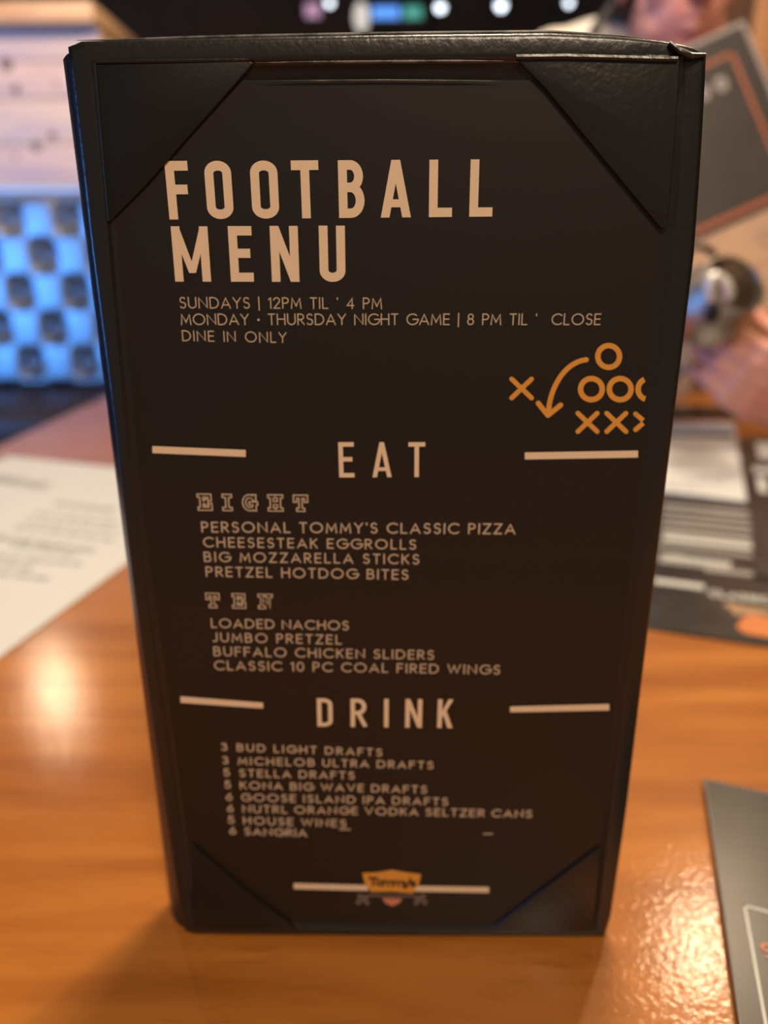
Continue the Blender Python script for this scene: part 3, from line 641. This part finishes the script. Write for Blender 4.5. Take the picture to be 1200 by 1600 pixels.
def menpoly(name, px, m, z, par):
    bm = bmesh.new(); bm.faces.new([bm.verts.new(atz(x, y, T + z)) for x, y in px]); return link(name, bm, m, par, smooth=False)
menpoly('logo_ribbon', [(1128, 944), (1140, 940), (1160, 946), (1200, 952), (1215, 962), (1160, 960), (1148, 962), (1142, 953)], 'tan', .0022, bmn)
menpoly('logo_shield', [(1150, 980), (1160, 966), (1170, 960), (1240, 970), (1262, 990), (1225, 1000), (1165, 990)], 'logoorange', .0024, bmn)
# pale menu beyond it
pm = empty('pale_menu', (0.42, 0.72, T), 'pale grey printed menu sheet lying beyond the black menu', 'menu')
s0 = atz(1030, 772); s1 = atz(1166, 788); s2 = atz(1146, 664); s3 = atz(1040, 662)
flat('sheet', [s0, s1, s2, s3], 0.0012, 'paper', pm, 0.0024)
bm = bmesh.new()
for y0, y1, x0, x1 in ((722, 726, 1046, 1120), (735, 739, 1046, 1140), (742, 747, 1046, 1150), (752, 757, 1045, 1130), (760, 764, 1045, 1100)):
    p = atz(x0, y0, T + .0016); q = atz(x1, y1, T + .0016); uu = (q - p).normalized(); vv = Vector((uu.y, -uu.x, 0)); greek(bm, p, uu, vv, [(0, 0, (q - p).length, .004)], T + .0039)
tag(link('fine_print', bm, 'papergrey', pm, smooth=False), kind='stuff')
menpoly('blue_reflection', [(1040, 663), (1144, 665), (1146, 676), (1040, 675)], 'bluereflect', .0042, pm)  # blue sheen on the glossy far edge, painted as a strip
menpoly('dark_band', [(1040, 675), (1146, 676), (1148, 683), (1040, 682)], 'phone', .0042, pm)
dm = empty('dark_leaflet', (0.5, 0.62, T), 'dark leaflet with white bands at the far right of the table', 'leaflet')
L0 = [atz(1176, 905), atz(1290, 925), atz(1225, 690), atz(1168, 684)]
flat('sheet', L0, 0.0014, 'blackmenu', dm, 0.0022)
bm = bmesh.new()
for px in ([(1180, 690), (1215, 694), (1220, 722), (1186, 716)], [(1176, 729), (1225, 732), (1227, 739), (1178, 738)], [(1182, 745), (1196, 746), (1200, 770), (1186, 768)]):
    bm.faces.new([bm.verts.new(atz(x, y, T + .0039)) for x, y in px])
link('white_band', bm, 'whiteink', dm, smooth=False)
# near right dark card
nc = empty('dark_card', (0.17, 0.02, T), 'charcoal card with thin white border at the lower right corner', 'card')
a0 = atz(1100, 1217, T + .004); a1 = atz(1200, 1239, T + .004); a2 = atz(1155, 1600, T + .004)
uu = (a1 - a0); uu.z = 0; uu.normalize(); vv = (a2 - a0); vv.z = 0; vv.normalize()
bm = bmesh.new(); prism(bm, [Vector((p.x, p.y, T + .0028)) for p in (a0, a0 + uu * .12, a0 + uu * .12 + vv * .2, a0 + vv * .2)], (0, 0, .0014)); link('sheet', bm, 'blackmenu', nc, smooth=False)
bm = bmesh.new(); prism(bm, [Vector((p.x, p.y, T)) for p in (a0 + uu * .003 + vv * .003, a0 + uu * .118 + vv * .003, a0 + uu * .118 + vv * .198, a0 + uu * .003 + vv * .198)], (0, 0, .0028)); link('backing', bm, 'inkblack', nc, smooth=False)
bm = bmesh.new()
for wdt, off in ((.0007, 0.0),):
    for A, B in ((a0, a0 + vv * .2), (a0, a0 + uu * .12)):
        d = (B - A).normalized(); q = Vector((-d.y, d.x, 0)); q = q if q.dot(uu + vv) > 0 else -q
        bm.faces.new([bm.verts.new(Vector((p.x, p.y, T + .0043))) for p in (A, B, B + q * wdt, A + q * wdt)])
link('pale_edge', bm, 'cardedge', nc, smooth=False)
b0 = atz(1161, 1413, T + .0043); bm = bmesh.new()
for A, B in ((b0, b0 + vv * .11), (b0, b0 + uu * .07)):
    d = (B - A).normalized(); q = Vector((-d.y, d.x, 0)); q = q if q.dot(uu + vv) > 0 else -q
    bm.faces.new([bm.verts.new(Vector((p.x, p.y, T + .0044))) for p in (A, B, B + q * .0010, A + q * .0010)])
link('border_line', bm, 'whiteink', nc, smooth=False)
bm = bmesh.new(); g0 = atz(1198, 1500, T + .0044)
quads_to(bm, layout("S", GEO, .16, .005, .007), lambda p: Vector((g0.x + p.x, g0.y + p.y, T + .0045))); link('lettering', bm, 'pinkink', nc, smooth=False)
# dark phone
ph = empty('phone', (0.56, 1.0, T), 'black phone lying flat on the table in front of the person', 'phone')
bm = bmesh.new(); pc = atz(1085, 648); box(bm, (pc.x, pc.y, T + .005), (0.15, 0.075, 0.009), 0.003); link('body', bm, 'phone', ph)
bm = bmesh.new(); box(bm, (pc.x, pc.y, T + .0098), (0.142, 0.068, 0.0006)); link('screen', bm, 'phone', ph)

# ------------------------------------------------------------------ raised menu in the person's hand
hm = empty('held_menu', (0.45, 0.78, T + 0.1), 'tan menu with dark orange-bordered top panel, held tilted by the person', 'menu')
p0 = aty(1161, 34, 0.80)
nrm = Vector((0.0, -0.96, 0.28)).normalized()             # faces the camera side, tips a little up
def onpl(x, y):
    d = ray(x, y); return CAM + d * ((p0 - CAM).dot(nrm) / d.dot(nrm))
q1 = onpl(1200, 128); dv_ = (q1 - p0).normalized(); du_ = dv_.cross(nrm).normalized()
if du_.x > 0: du_ = -du_
def hp(a, b, l=0.0): return p0 + du_ * a + dv_ * b + nrm * l
Hd = 0.213; HL = 0.325; HW = 0.20
def slab(name, a0_, a1_, b0_, b1_, l0, l1, m, par):
    bm = bmesh.new(); prism(bm, [hp(a0_, b0_, l0), hp(a1_, b0_, l0), hp(a1_, b1_, l0), hp(a0_, b1_, l0)], nrm * (l1 - l0)); return link(name, bm, m, par, smooth=False)
slab('page', 0, HW, 0, HL, -.0016, 0, 'tan', hm)
tpn = slab('header_panel', .0035, HW - .002, .0035, Hd, 0.0002, .0007, 'darkcard', hm)
slab('pale_edge', -.0004, HW, -.0015, .0035, -.0017, .0004, 'cardedge', hm); slab('pale_edge', -.0015, .0028, -.0015, HL, -.0017, .0005, 'cardedge', hm)
for (a, b, c, d) in ((.024, HW - .02, .026, .031), (.024, .029, .026, Hd - .012), (.024, HW - .02, Hd - .014, Hd - .007)):
    slab('border_line', a, b, c, d, .0009, .0011, 'orangeline', tpn)
bm = bmesh.new()
for a, b in ((.052, .056), (.075, .057)):
    quads_to(bm, ribbon(None, arc(a, b, .0052, .0065, 0, 360, 16), .006), lambda p: hp(p.x, p.y, .0011)); 
link('header_lettering', bm, 'cardedge', tpn, smooth=False)
bm = bmesh.new()
for k, (b, a0_, a1_) in enumerate(((.252, .01, .07), (.268, .02, .10), (.284, .01, .09), (.300, .03, .09), (.318, .01, .08))):
    x = a0_
    while x < a1_:
        w_ = random.uniform(.005, .014); vs = [hp(x, b, .0004), hp(x + w_, b, .0004), hp(x + w_, b + .0035, .0004), hp(x, b + .0035, .0004)]; bm.faces.new([bm.verts.new(q) for q in vs]); x += w_ + .003
tag(link('fine_print', bm, 'tanink', hm, smooth=False), kind='stuff')
bm = bmesh.new(); quads_to(bm, ribbon(None, arc(.074, .240, .009, .0065, 0, 360, 16), .002), lambda p: hp(p.x, p.y, .0004)); disc(bm, (.066, .240), .0035, lambda p: hp(p.x, p.y, .0006), 10)
link('emblem', bm, 'tanink', hm, smooth=False)

# ------------------------------------------------------------------ polished cup with a loop handle
cc = aty(1112, 476, 0.645)
cup = empty('metal_cup', (cc.x, cc.y, cc.z - .04), 'small round silver metal cup with loop handle, held near the hand', 'cup')
ax = Matrix.Rotation(math.radians(52), 3, 'X') @ Matrix.Rotation(math.radians(14), 3, 'Y')
bm = bmesh.new(); prof = [(.012, -.044), (.026, -.042), (.038, -.030), (.045, -.012), (.046, .006), (.041, .022), (.034, .032), (.036, .040), (.0345, .0405), (.032, .033), (.036, .02), (.040, .004), (.036, -.02), (.02, -.034)]
lathe(bm, cc, prof, 40, ax); link('body', bm, 'steel', cup, auto=60)
bm = bmesh.new(); hc = aty(1088, 424, 0.65); tube(bm, [hc + Vector((.024 * math.cos(a), 0.004 * math.sin(a), .026 * math.sin(a))) for a in [2 * math.pi * i / 24 for i in range(25)]], .0042, 10, False); link('loop_handle', bm, 'steel_dark', cup)
bm = bmesh.new(); sp = aty(1117, 488, cc.y - .046); ball(bm, sp + Vector((0, .006, 0)), (.009, .007, .013)); link('spout_hole', bm, 'inkblack', cup)
bm = bmesh.new()
for pts in ([(1109, 470), (1108, 450), (1112, 432), (1122, 428)], [(1124, 430), (1134, 442), (1139, 458), (1137, 470)]):
    tube(bm, [aty(x, y, cc.y - .054) for x, y in pts], [.004, .006, .006, .004], 10)
link('highlight_bands', bm, 'steel_glint', cup)  # cream tubes shaped as the two curved highlights on the cup

# ------------------------------------------------------------------ person
HX, HY, HZ = 0.405, 1.00, T + 0.622
pr = empty('person', (0.42, 1.3, 0.0), 'person in a cream shirt with dark strap, seated behind the table reading a menu', 'person')
def hand(bm, wr, fwd, palmn, side, curls, scale=1.0):
    """wr wrist, fwd finger direction, palmn palm normal (fingers curl towards it), side +1/-1 where the thumb leaves"""
    f = fwd.normalized(); pn = (palmn - f * palmn.dot(f)).normalized(); s = f.cross(pn).normalized() * side
    s_ = scale
    for k in range(5):
        o = s * (k - 2) * .017 * s_
        limb(bm, [wr + o * .55 + f * .01, wr + o * .9 + f * .05 * s_, wr + o + f * .088 * s_], [.0135 * s_, .0135 * s_, .0105 * s_], 12, 3)
    for k, (ln, off) in enumerate(((.072, .031), (.080, .0105), (.075, -.0105), (.060, -.031))):
        p = wr + f * (.088 - .004 * abs(k - 1)) * s_ + s * off * s_; ds = f.copy(); pts = [p]; c = curls[k]
        for j, fr in enumerate((.45, .32, .23)):
            ds = (Matrix.Rotation(c * (1.0 if j else .6), 3, f.cross(pn)) @ ds).normalized(); p = p + ds * ln * fr * s_; pts.append(p)
        limb(bm, pts, [.0098 * s_, .0092 * s_, .0083 * s_, .0072 * s_], 12, 3)
    t0 = wr + f * .026 * s_ + s * .026 * s_; d = (f * .62 + s * .62 + pn * .35).normalized(); t1 = t0 + d * .040 * s_
    d2 = (f * .85 + s * .1 + pn * .55).normalized(); t2 = t1 + d2 * .032 * s_; t3 = t2 + (d2 + pn * .3).normalized() * .024 * s_
    limb(bm, [t0, t1, t2, t3], [.0145 * s_, .0115 * s_, .0105 * s_, .0085 * s_], 12, 3)
bm = bmesh.new()
# torso, neck
limb(bm, [(0.42, 1.34, T - .05), (0.42, 1.30, T + .08), (0.415, 1.24, T + .22), (0.41, 1.17, T + .36), (0.408, 1.12, T + .46)], [.125, .115, .115, .12, .085], 20)
for sx_ in (-1, 1):
    limb(bm, [(0.41 + sx_ * .05, 1.15, T + .42), (0.41 + sx_ * .158, 1.10, T + (.525 if sx_ < 0 else .445))], [.085, .052], 16)
    limb(bm, [(0.42 + sx_ * .05, 1.32, T - .05), (0.42 + sx_ * .06, 1.24, T + .2), (0.41 + sx_ * .07, 1.16, T + .38)], [.11, .095, .095], 16)
limb(bm, [(0.408, 1.12, T + .47), (0.407, 1.07, T + .54), (0.405, 1.03, T + .59)], [.06, .056, .054], 16)
# head: skull, jaw, cheeks, nose, lips, brow, ears
hr = Matrix.Rotation(math.radians(14), 3, 'X'); HC = Vector((HX, HY, HZ))
def hpnt(x, y, z): return HC + hr @ Vector((x, y, z))
ball(bm, hpnt(0, .012, .045), (.077, .095, .085), 28, 20, hr); ball(bm, hpnt(0, -.018, -.035), (.062, .070, .078), 24, 18, hr); ball(bm, hpnt(0, -.052, -.088), (.028, .026, .024), 16, 12, hr)
for sx_ in (-1, 1):
    ball(bm, hpnt(sx_ * .036, -.055, -.015), (.026, .022, .028), 16, 12, hr); ball(bm, hpnt(sx_ * .078, .012, .0), (.010, .020, .032), 14, 12, hr)
    ball(bm, hpnt(sx_ * .03, -.075, .038), (.026, .011, .008), 12, 10, hr); ball(bm, hpnt(sx_ * .031, -.0655, .0295), (.0165, .0145, .0085), 12, 10, hr); ball(bm, hpnt(sx_ * .031, -.0645, .0125), (.0160, .0135, .006), 12, 10, hr); ball(bm, hpnt(sx_ * .010, -.094, -.018), (.009, .009, .008), 10, 8, hr)
    ball(bm, hpnt(sx_ * .044, -.03, -.062), (.016, .035, .026), 12, 10, hr)
limb(bm, [hpnt(0, -.080, .03), hpnt(0, -.092, .005), hpnt(0, -.102, -.015)], [.009, .011, .013], 12)
limb(bm, [hpnt(-.022, -.078, -.047), hpnt(0, -.087, -.044), hpnt(.022, -.078, -.047)], [.005, .0085, .005], 10)
limb(bm, [hpnt(-.020, -.076, -.058), hpnt(0, -.085, -.060), hpnt(.020, -.076, -.058)], [.005, .009, .005], 10)
# picture-right arm: hand from the right around the cup, knuckles towards the camera, thumb up
wrA = aty(1238, 640, 0.67); elA = Vector((0.74, 0.93, T + .08)); shA = Vector((0.575, 1.095, T + .435))
limb(bm, [shA, shA.lerp(elA, .5), elA], [.050, .044, .038], 16); limb(bm, [elA, elA.lerp(wrA, .35), wrA], [.038, .038, .028], 16)
fA = (aty(1118, 548, 0.64) - wrA)
hand(bm, wrA, fA, Vector((-.1, 1, .25)), -1, (.42, .48, .55, .55), 1.0)
# picture-left arm behind the menu, fingers on its back
wrB = Vector((0.335, 0.93, T + .20)); elB = Vector((0.20, 1.13, T + .17)); shB = Vector((0.235, 1.095, T + .512))
limb(bm, [shB, shB.lerp(elB, .5), elB], [.050, .044, .038], 16); limb(bm, [elB, elB.lerp(wrB, .35), wrB], [.038, .036, .026], 16)
hand(bm, wrB, Vector((.35, -.85, .35)), Vector((.6, .25, 0.5)), -1, (.4, .45, .5, .5), 0.95)
body = fuse(bm, .0032, 5)
bo = link('body', body, 'skin', pr, auto=180)
for sx_ in (-1, 1):
    bm = bmesh.new(); ball(bm, hpnt(sx_ * .031, -.0635, .022), .0122, 16, 12); e_ = link('eye', bm, 'eyewhite', pr)
    bm = bmesh.new(); ball(bm, hpnt(sx_ * .031, -.0722, .019), .0050, 12, 8); link('iris', bm, 'iris', e_)
bm = bmesh.new()
ball(bm, hpnt(0, .030, .062), (.088, .100, .086), 28, 20, hr); ball(bm, hpnt(0, .07, .0), (.080, .066, .085), 24, 18, hr)
for sx_ in (-1, 1): ball(bm, hpnt(sx_ * .072, .035, .02), (.022, .040, .060), 16, 12, hr)
for i in range(70):
    a = random.uniform(0, 6.28); e = random.uniform(.25, 1.4); d = Vector((math.cos(a) * math.cos(e), math.sin(a) * math.cos(e), math.sin(e)))
    ball(bm, hpnt(d.x * .082, .030 + d.y * .095, .062 + d.z * .080), random.uniform(.012, .020), 8, 6)
hb = fuse(bm, .005, 2); link('hair', hb, 'hair', pr, auto=180)
bm = bmesh.new()
limb(bm, [(0.42, 1.34, T - .08), (0.42, 1.30, T + .08), (0.415, 1.24, T + .22), (0.41, 1.17, T + .36), (0.408, 1.125, T + .45)], [.142, .130, .128, .132, .090], 24)
for sx_, sh, el in ((-1, shB, elB), (1, shA, elA)):
    limb(bm, [(0.41 + sx_ * .05, 1.15, T + .42), (0.41 + sx_ * .158, 1.10, T + (.525 if sx_ < 0 else .445))], [.094, .062], 18)
    limb(bm, [(0.42 + sx_ * .06, 1.32, T - .06), (0.42 + sx_ * .07, 1.24, T + .2), (0.41 + sx_ * .08, 1.16, T + .38)], [.122, .108, .106], 18)
    limb(bm, [sh, sh.lerp(el, .5), sh.lerp(el, .72)], [.062, .058, .060], 18)
    limb(bm, [(0.408 + sx_ * .03, 1.12, T + (.545 if sx_ < 0 else .52)), (0.41 + sx_ * .10, 1.11, T + (.545 if sx_ < 0 else .490)), sh], [.062, .056, .060], 18)
sb = fuse(bm, .005, 3)
for v in sb.verts:
    k = noise.noise(v.co * 9) * .006 + noise.noise(v.co * 24) * .002; v.co += v.normal * k
link('shirt', sb, 'shirt', pr, auto=180)
bm = bmesh.new()
def strapq(pts, w):
    for a, b in zip(pts, pts[1:]): tube(bm, [a, b], w, 8)
tube(bm, [Vector((0.40, 1.16, T + .60)), aty(990, -22, 1.08), aty(958, 8, 1.035), aty(930, 46, 1.01), Vector((0.275, 1.0, T + .45)), Vector((0.31, .99, T + .33)), Vector((0.36, 1.03, T + .20))], .0085, 10); link('strap', bm, 'strap', pr)
bm = bmesh.new()
limb(bm, [(0.42, 1.42, T - .16), (0.42, 1.36, T - .10)], [.15, .14], 20)
for sx_ in (-1, 1):
    limb(bm, [(0.42 + sx_ * .09, 1.40, T - .17), (0.42 + sx_ * .13, 1.02, T - .155), (0.42 + sx_ * .14, 1.02, 0.14)], [.092, .066, .05], 18)
link('trousers', fuse(bm, .006, 3), 'trousers', pr, auto=180)
for sx_ in (-1, 1):
    bm = bmesh.new(); limb(bm, [(0.42 + sx_ * .14, 1.05, .055), (0.42 + sx_ * .145, .93, .042), (0.42 + sx_ * .15, .85, .036)], [.052, .042, .034], 14); limb(bm, [(0.42 + sx_ * .14, 1.03, .06), (0.42 + sx_ * .14, 1.02, .13)], [.045, .046], 14)
    link('shoe', fuse(bm, .005, 2), 'shoe', pr, auto=180)
st = empty('dining_bench', (0.42, 1.45, 0), 'dark upholstered bench under the seated person', 'bench')
bm = bmesh.new(); box(bm, (0.42, 1.47, .38), (1.2, .42, .06), .012); link('seat', bm, 'vinyl_brown', st)
for sx_ in (-1, 1):
    for sy_ in (-1, 1):
        bm = bmesh.new(); box(bm, (0.42 + sx_ * .55, 1.47 + sy_ * .17, .175), (.05, .05, .35), .004); link('leg', bm, 'metalblack', st)

# ------------------------------------------------------------------ tufted booth, left background
BY = 2.2
bt = empty('tufted_booth', (-1.5, BY, 0), 'booth seat with shiny tufted button back lit blue, at left in the background', 'booth')
bx0, bx1 = -2.10, aty(200, 450, BY).x
ztop = aty(0, 306, BY).z; zbot = aty(0, 602, BY).z
# button lattice measured from the photograph
pa = aty(30, 343, BY); pb = aty(118, 345, BY); px_ = pb.x - pa.x
rowz = [aty(30, 342, BY).z, aty(80, 397, BY).z, aty(38, 452, BY).z, aty(82, 507, BY).z, aty(40, 563, BY).z]
dz = (rowz[0] - rowz[4]) / 4; btn = []
for r_ in range(-1, 6):
    for c_ in range(-9, 5):
        x = pa.x + c_ * px_ + (px_ / 2 if r_ % 2 else 0); z = rowz[0] - r_ * dz
        if bx0 + .03 < x < bx1 - .02 and zbot + .01 < z < ztop - .01: btn.append((x, z))
bm = bmesh.new(); NX, NZ = 210, 110; grid = []
def tuft(x, z):
    # distance to the nearest button of the full lattice, in cell units -> padded height
    best = 9
    for r_ in range(-2, 7):
        zz = rowz[0] - r_ * dz
        if abs(zz - z) > dz * 1.2: continue
        off = px_ / 2 if r_ % 2 else 0; k = round((x - pa.x - off) / px_); xx = pa.x + off + k * px_
        best = min(best, (abs((x - xx) / (px_ / 2)) ** 3.5 + abs((z - zz) / dz) ** 3.5) ** (1 / 3.5))
    u_ = (x - pa.x) / px_; v_ = (rowz[0] - z) / (2 * dz); cr = min(abs(math.sin(math.pi * (u_ + v_))), abs(math.sin(math.pi * (u_ - v_))))
    t = min(1, max(0, (best - .04) / .50)); h = t * t * (3 - 2 * t)
    return .062 * h + .005 * (cr ** .5)
for j in range(NZ + 1):
    z = zbot + (ztop - zbot) * j / NZ; row = []
    for i in range(NX + 1):
        x = bx0 + (bx1 - bx0) * i / NX; e = min(1, min(x - bx0, bx1 - x, z - zbot, ztop - z) / .03); e = math.sqrt(max(0, 1 - (1 - max(0, e)) ** 2))
        row.append(bm.verts.new((x, BY - tuft(x, z) * (.35 + .65 * e), z)))
    grid.append(row)
for a, b in zip(grid, grid[1:]):
    for i in range(NX): bm.faces.new((a[i], a[i + 1], b[i + 1], b[i]))
bk = link('tufted_backrest', bm, 'vinyl', bt, auto=180)
for x, z in btn:
    bm = bmesh.new(); ball(bm, (x, BY - .006, z), (.010, .006, .010), 12, 8); link('button', bm, 'button', bk)
bm = bmesh.new(); zt = (aty(0, 290, BY).z + ztop) / 2; tube(bm, [(bx0, BY - .02, zt), (bx1, BY - .02, zt)], (aty(0, 290, BY).z - ztop) / 2, 16); link('top_roll', bm, 'rollvinyl', bt)
bm = bmesh.new(); box(bm, ((bx0 + bx1) / 2, BY + .045, (zbot + ztop) / 2), (bx1 - bx0, .07, ztop - zbot + .02), .004); link('back_frame', bm, 'vinyl_brown', bt)
bm = bmesh.new(); box(bm, ((bx0 + bx1) / 2, BY - .27, zbot - .05), (bx1 - bx0, .52, .10), .022); link('seat', bm, 'vinyl_brown', bt)
bm = bmesh.new(); box(bm, ((bx0 + bx1) / 2, BY - .22, (zbot - .10) / 2), (bx1 - bx0, .40, zbot - .10), .004); link('base', bm, 'vinyl_brown', bt)

# ------------------------------------------------------------------ planked partition above the booth
pt = empty('wood_partition', (-1.5, BY + .06, 0), 'whitewashed horizontal plank partition with pine ledge, above the tufted booth at left', 'partition')
z0 = aty(0, 289, BY).z; cr = aty(155, 60, BY); z1 = aty(150, 42, BY).z; z2 = aty(150, 10, BY).z; xr = aty(154, 60, BY).x + .002
seams = [z0 - .0, z0 + (z1 - z0) * .27, z0 + (z1 - z0) * .56, z0 + (z1 - z0) * .80, z1]
for k in range(4):
    bm = bmesh.new(); box(bm, ((-2.1 + xr) / 2, BY + .012, (seams[k] + seams[k + 1]) / 2), (xr + 2.1, .024, seams[k + 1] - seams[k] - .003), .002)
    link('plank', bm, 'plank' if k % 2 == 0 else 'plank_b', pt)
for x, y, r in ((57, 228, .016), (82, 212, .013), (25, 140, .014), (88, 130, .007), (24, 245, .008), (10, 100, .02), (-40, 190, .014)):
    p = aty(x, y, BY); bm = bmesh.new(); lathe(bm, (p.x, BY - .0006, p.z), [(r, -.0006), (r * .9, .0)], 14, Matrix.Rotation(math.pi / 2, 3, 'X')); link('knot', bm, 'knot', pt)
bm = bmesh.new(); box(bm, ((-2.1 + xr) / 2, BY + .20, (z0 + z1) / 2), (xr + 2.1 - .004, .34, z1 - z0), .002); link('core', bm, 'capwood', pt)
zl = z2; bm = bmesh.new(); box(bm, ((-2.12 + xr + .006) / 2, BY + .18, (z1 + zl) / 2), (xr + 2.12 + .006, .46, zl - z1), .004); link('ledge', bm, 'capwood', pt)
bm = bmesh.new(); box(bm, (xr - .06, BY + .22, z0 / 2), (.09, .28, z0), .003); box(bm, (-2.0, BY + .22, z0 / 2), (.09, .28, z0), .003); link('post', bm, 'capwood', pt)

# ------------------------------------------------------------------ wooden column, right background
kc = aty(1163, 150, 2.3)
cl = empty('wood_column', (kc.x + .35, 2.45, 0), 'warm lit wooden column behind the person at the right', 'column')
for k in range(4):
    bm = bmesh.new(); box(bm, (kc.x + .0875 + k * .176, 2.33, 1.5), (.172, .06, 2.98), .004); link('board', bm, 'column', cl)
bm = bmesh.new(); box(bm, (kc.x + .352, 2.50, 1.5), (.68, .28, 2.98)); link('core', bm, 'column', cl)

# ------------------------------------------------------------------ lights and screen far behind
LY = 4.0
def spot(x, y, r, label, m='bulb'):
    p = aty(x, y, LY); e = empty('ceiling_spotlight', (p.x, p.y, p.z), label, 'lamp', 'small bright lamps across the dark back of the room')
    bm = bmesh.new(); ball(bm, p, r, 14, 10); link('bulb', bm, m, e)
    bm = bmesh.new(); lathe(bm, (p.x, p.y, p.z + .005), [(r * 1.5, 0), (r * 1.6, .02), (r * .9, .09), (.012, .10)], 18); link('housing', bm, 'metalblack', e)
    bm = bmesh.new(); tube(bm, [(p.x, p.y, p.z + .10), (p.x, p.y, 3.0)], .006, 8); link('cord', bm, 'metalblack', e)
spot(515, 4, .017, 'small bright lamp left of the frosted oval lamp, top of the picture')
spot(688, 11, .022, 'small bright lamp just right of the blue-green screen')
spot(783, 8, .024, 'small bright lamp second to the right of the blue-green screen')
spot(889, 4, .017, 'small bright lamp nearest the person, top of the picture')
p = aty(565, 27, LY); e = empty('oval_lamp', (p.x, p.y, p.z), 'frosted white oval lamp glowing at the far back', 'lamp')
bm = bmesh.new(); ball(bm, p, (.038, .038, .066)); link('shade', bm, 'frost', e)
bm = bmesh.new(); tube(bm, [p + Vector((0, 0, .064)), Vector((p.x, p.y, 3.0))], .006, 8); link('cord', bm, 'metalblack', e)
p = aty(622, 12, 4.9); e = empty('television', (p.x, 4.98, p.z), 'small glowing blue and green television on the back wall', 'television')
bm = bmesh.new(); box(bm, (p.x, 5.02, p.z), (.40, .05, .13), .006); link('casing', bm, 'metalblack', e)
bm = bmesh.new(); box(bm, (p.x - .075, 4.99, p.z), (.17, .006, .062)); link('screen', bm, 'scrblue', e)
bm = bmesh.new(); box(bm, (p.x + .09, 4.99, p.z), (.11, .006, .062)); link('screen', bm, 'scrgreen', e)
p = aty(484, 4, 4.9); bm = bmesh.new(); box(bm, (p.x, 5.08, p.z + .01), (.09, .03, .07), .004); tag(link('lit_sign', bm, 'pinklight', None), 'small pink glowing sign on the back wall, leftmost of the far lights', 'sign')
# pendants whose glints lie on the varnish
for nm, q, lb in (('a', (-1.54, 2.69, T + 1.6), 'warm pendant lamp over the left rear of the room'), ('b', (0.88, 1.38, T + 1.6), 'warm pendant lamp over the right side of the table')):
    q = Vector(q); e = empty('pendant_lamp', q, lb, 'lamp')
    bm = bmesh.new(); lathe(bm, q + Vector((0, 0, .085)), [(.15, -.02), (.152, -.018), (.06, .10), (.025, .12), (.025, .118), (.055, .095)], 28); link('shade', bm, 'metalblack', e)
    bm = bmesh.new(); tube(bm, [q + Vector((0, 0, .20)), Vector((q.x, q.y, 3.0))], .005, 8); link('cord', bm, 'metalblack', e)
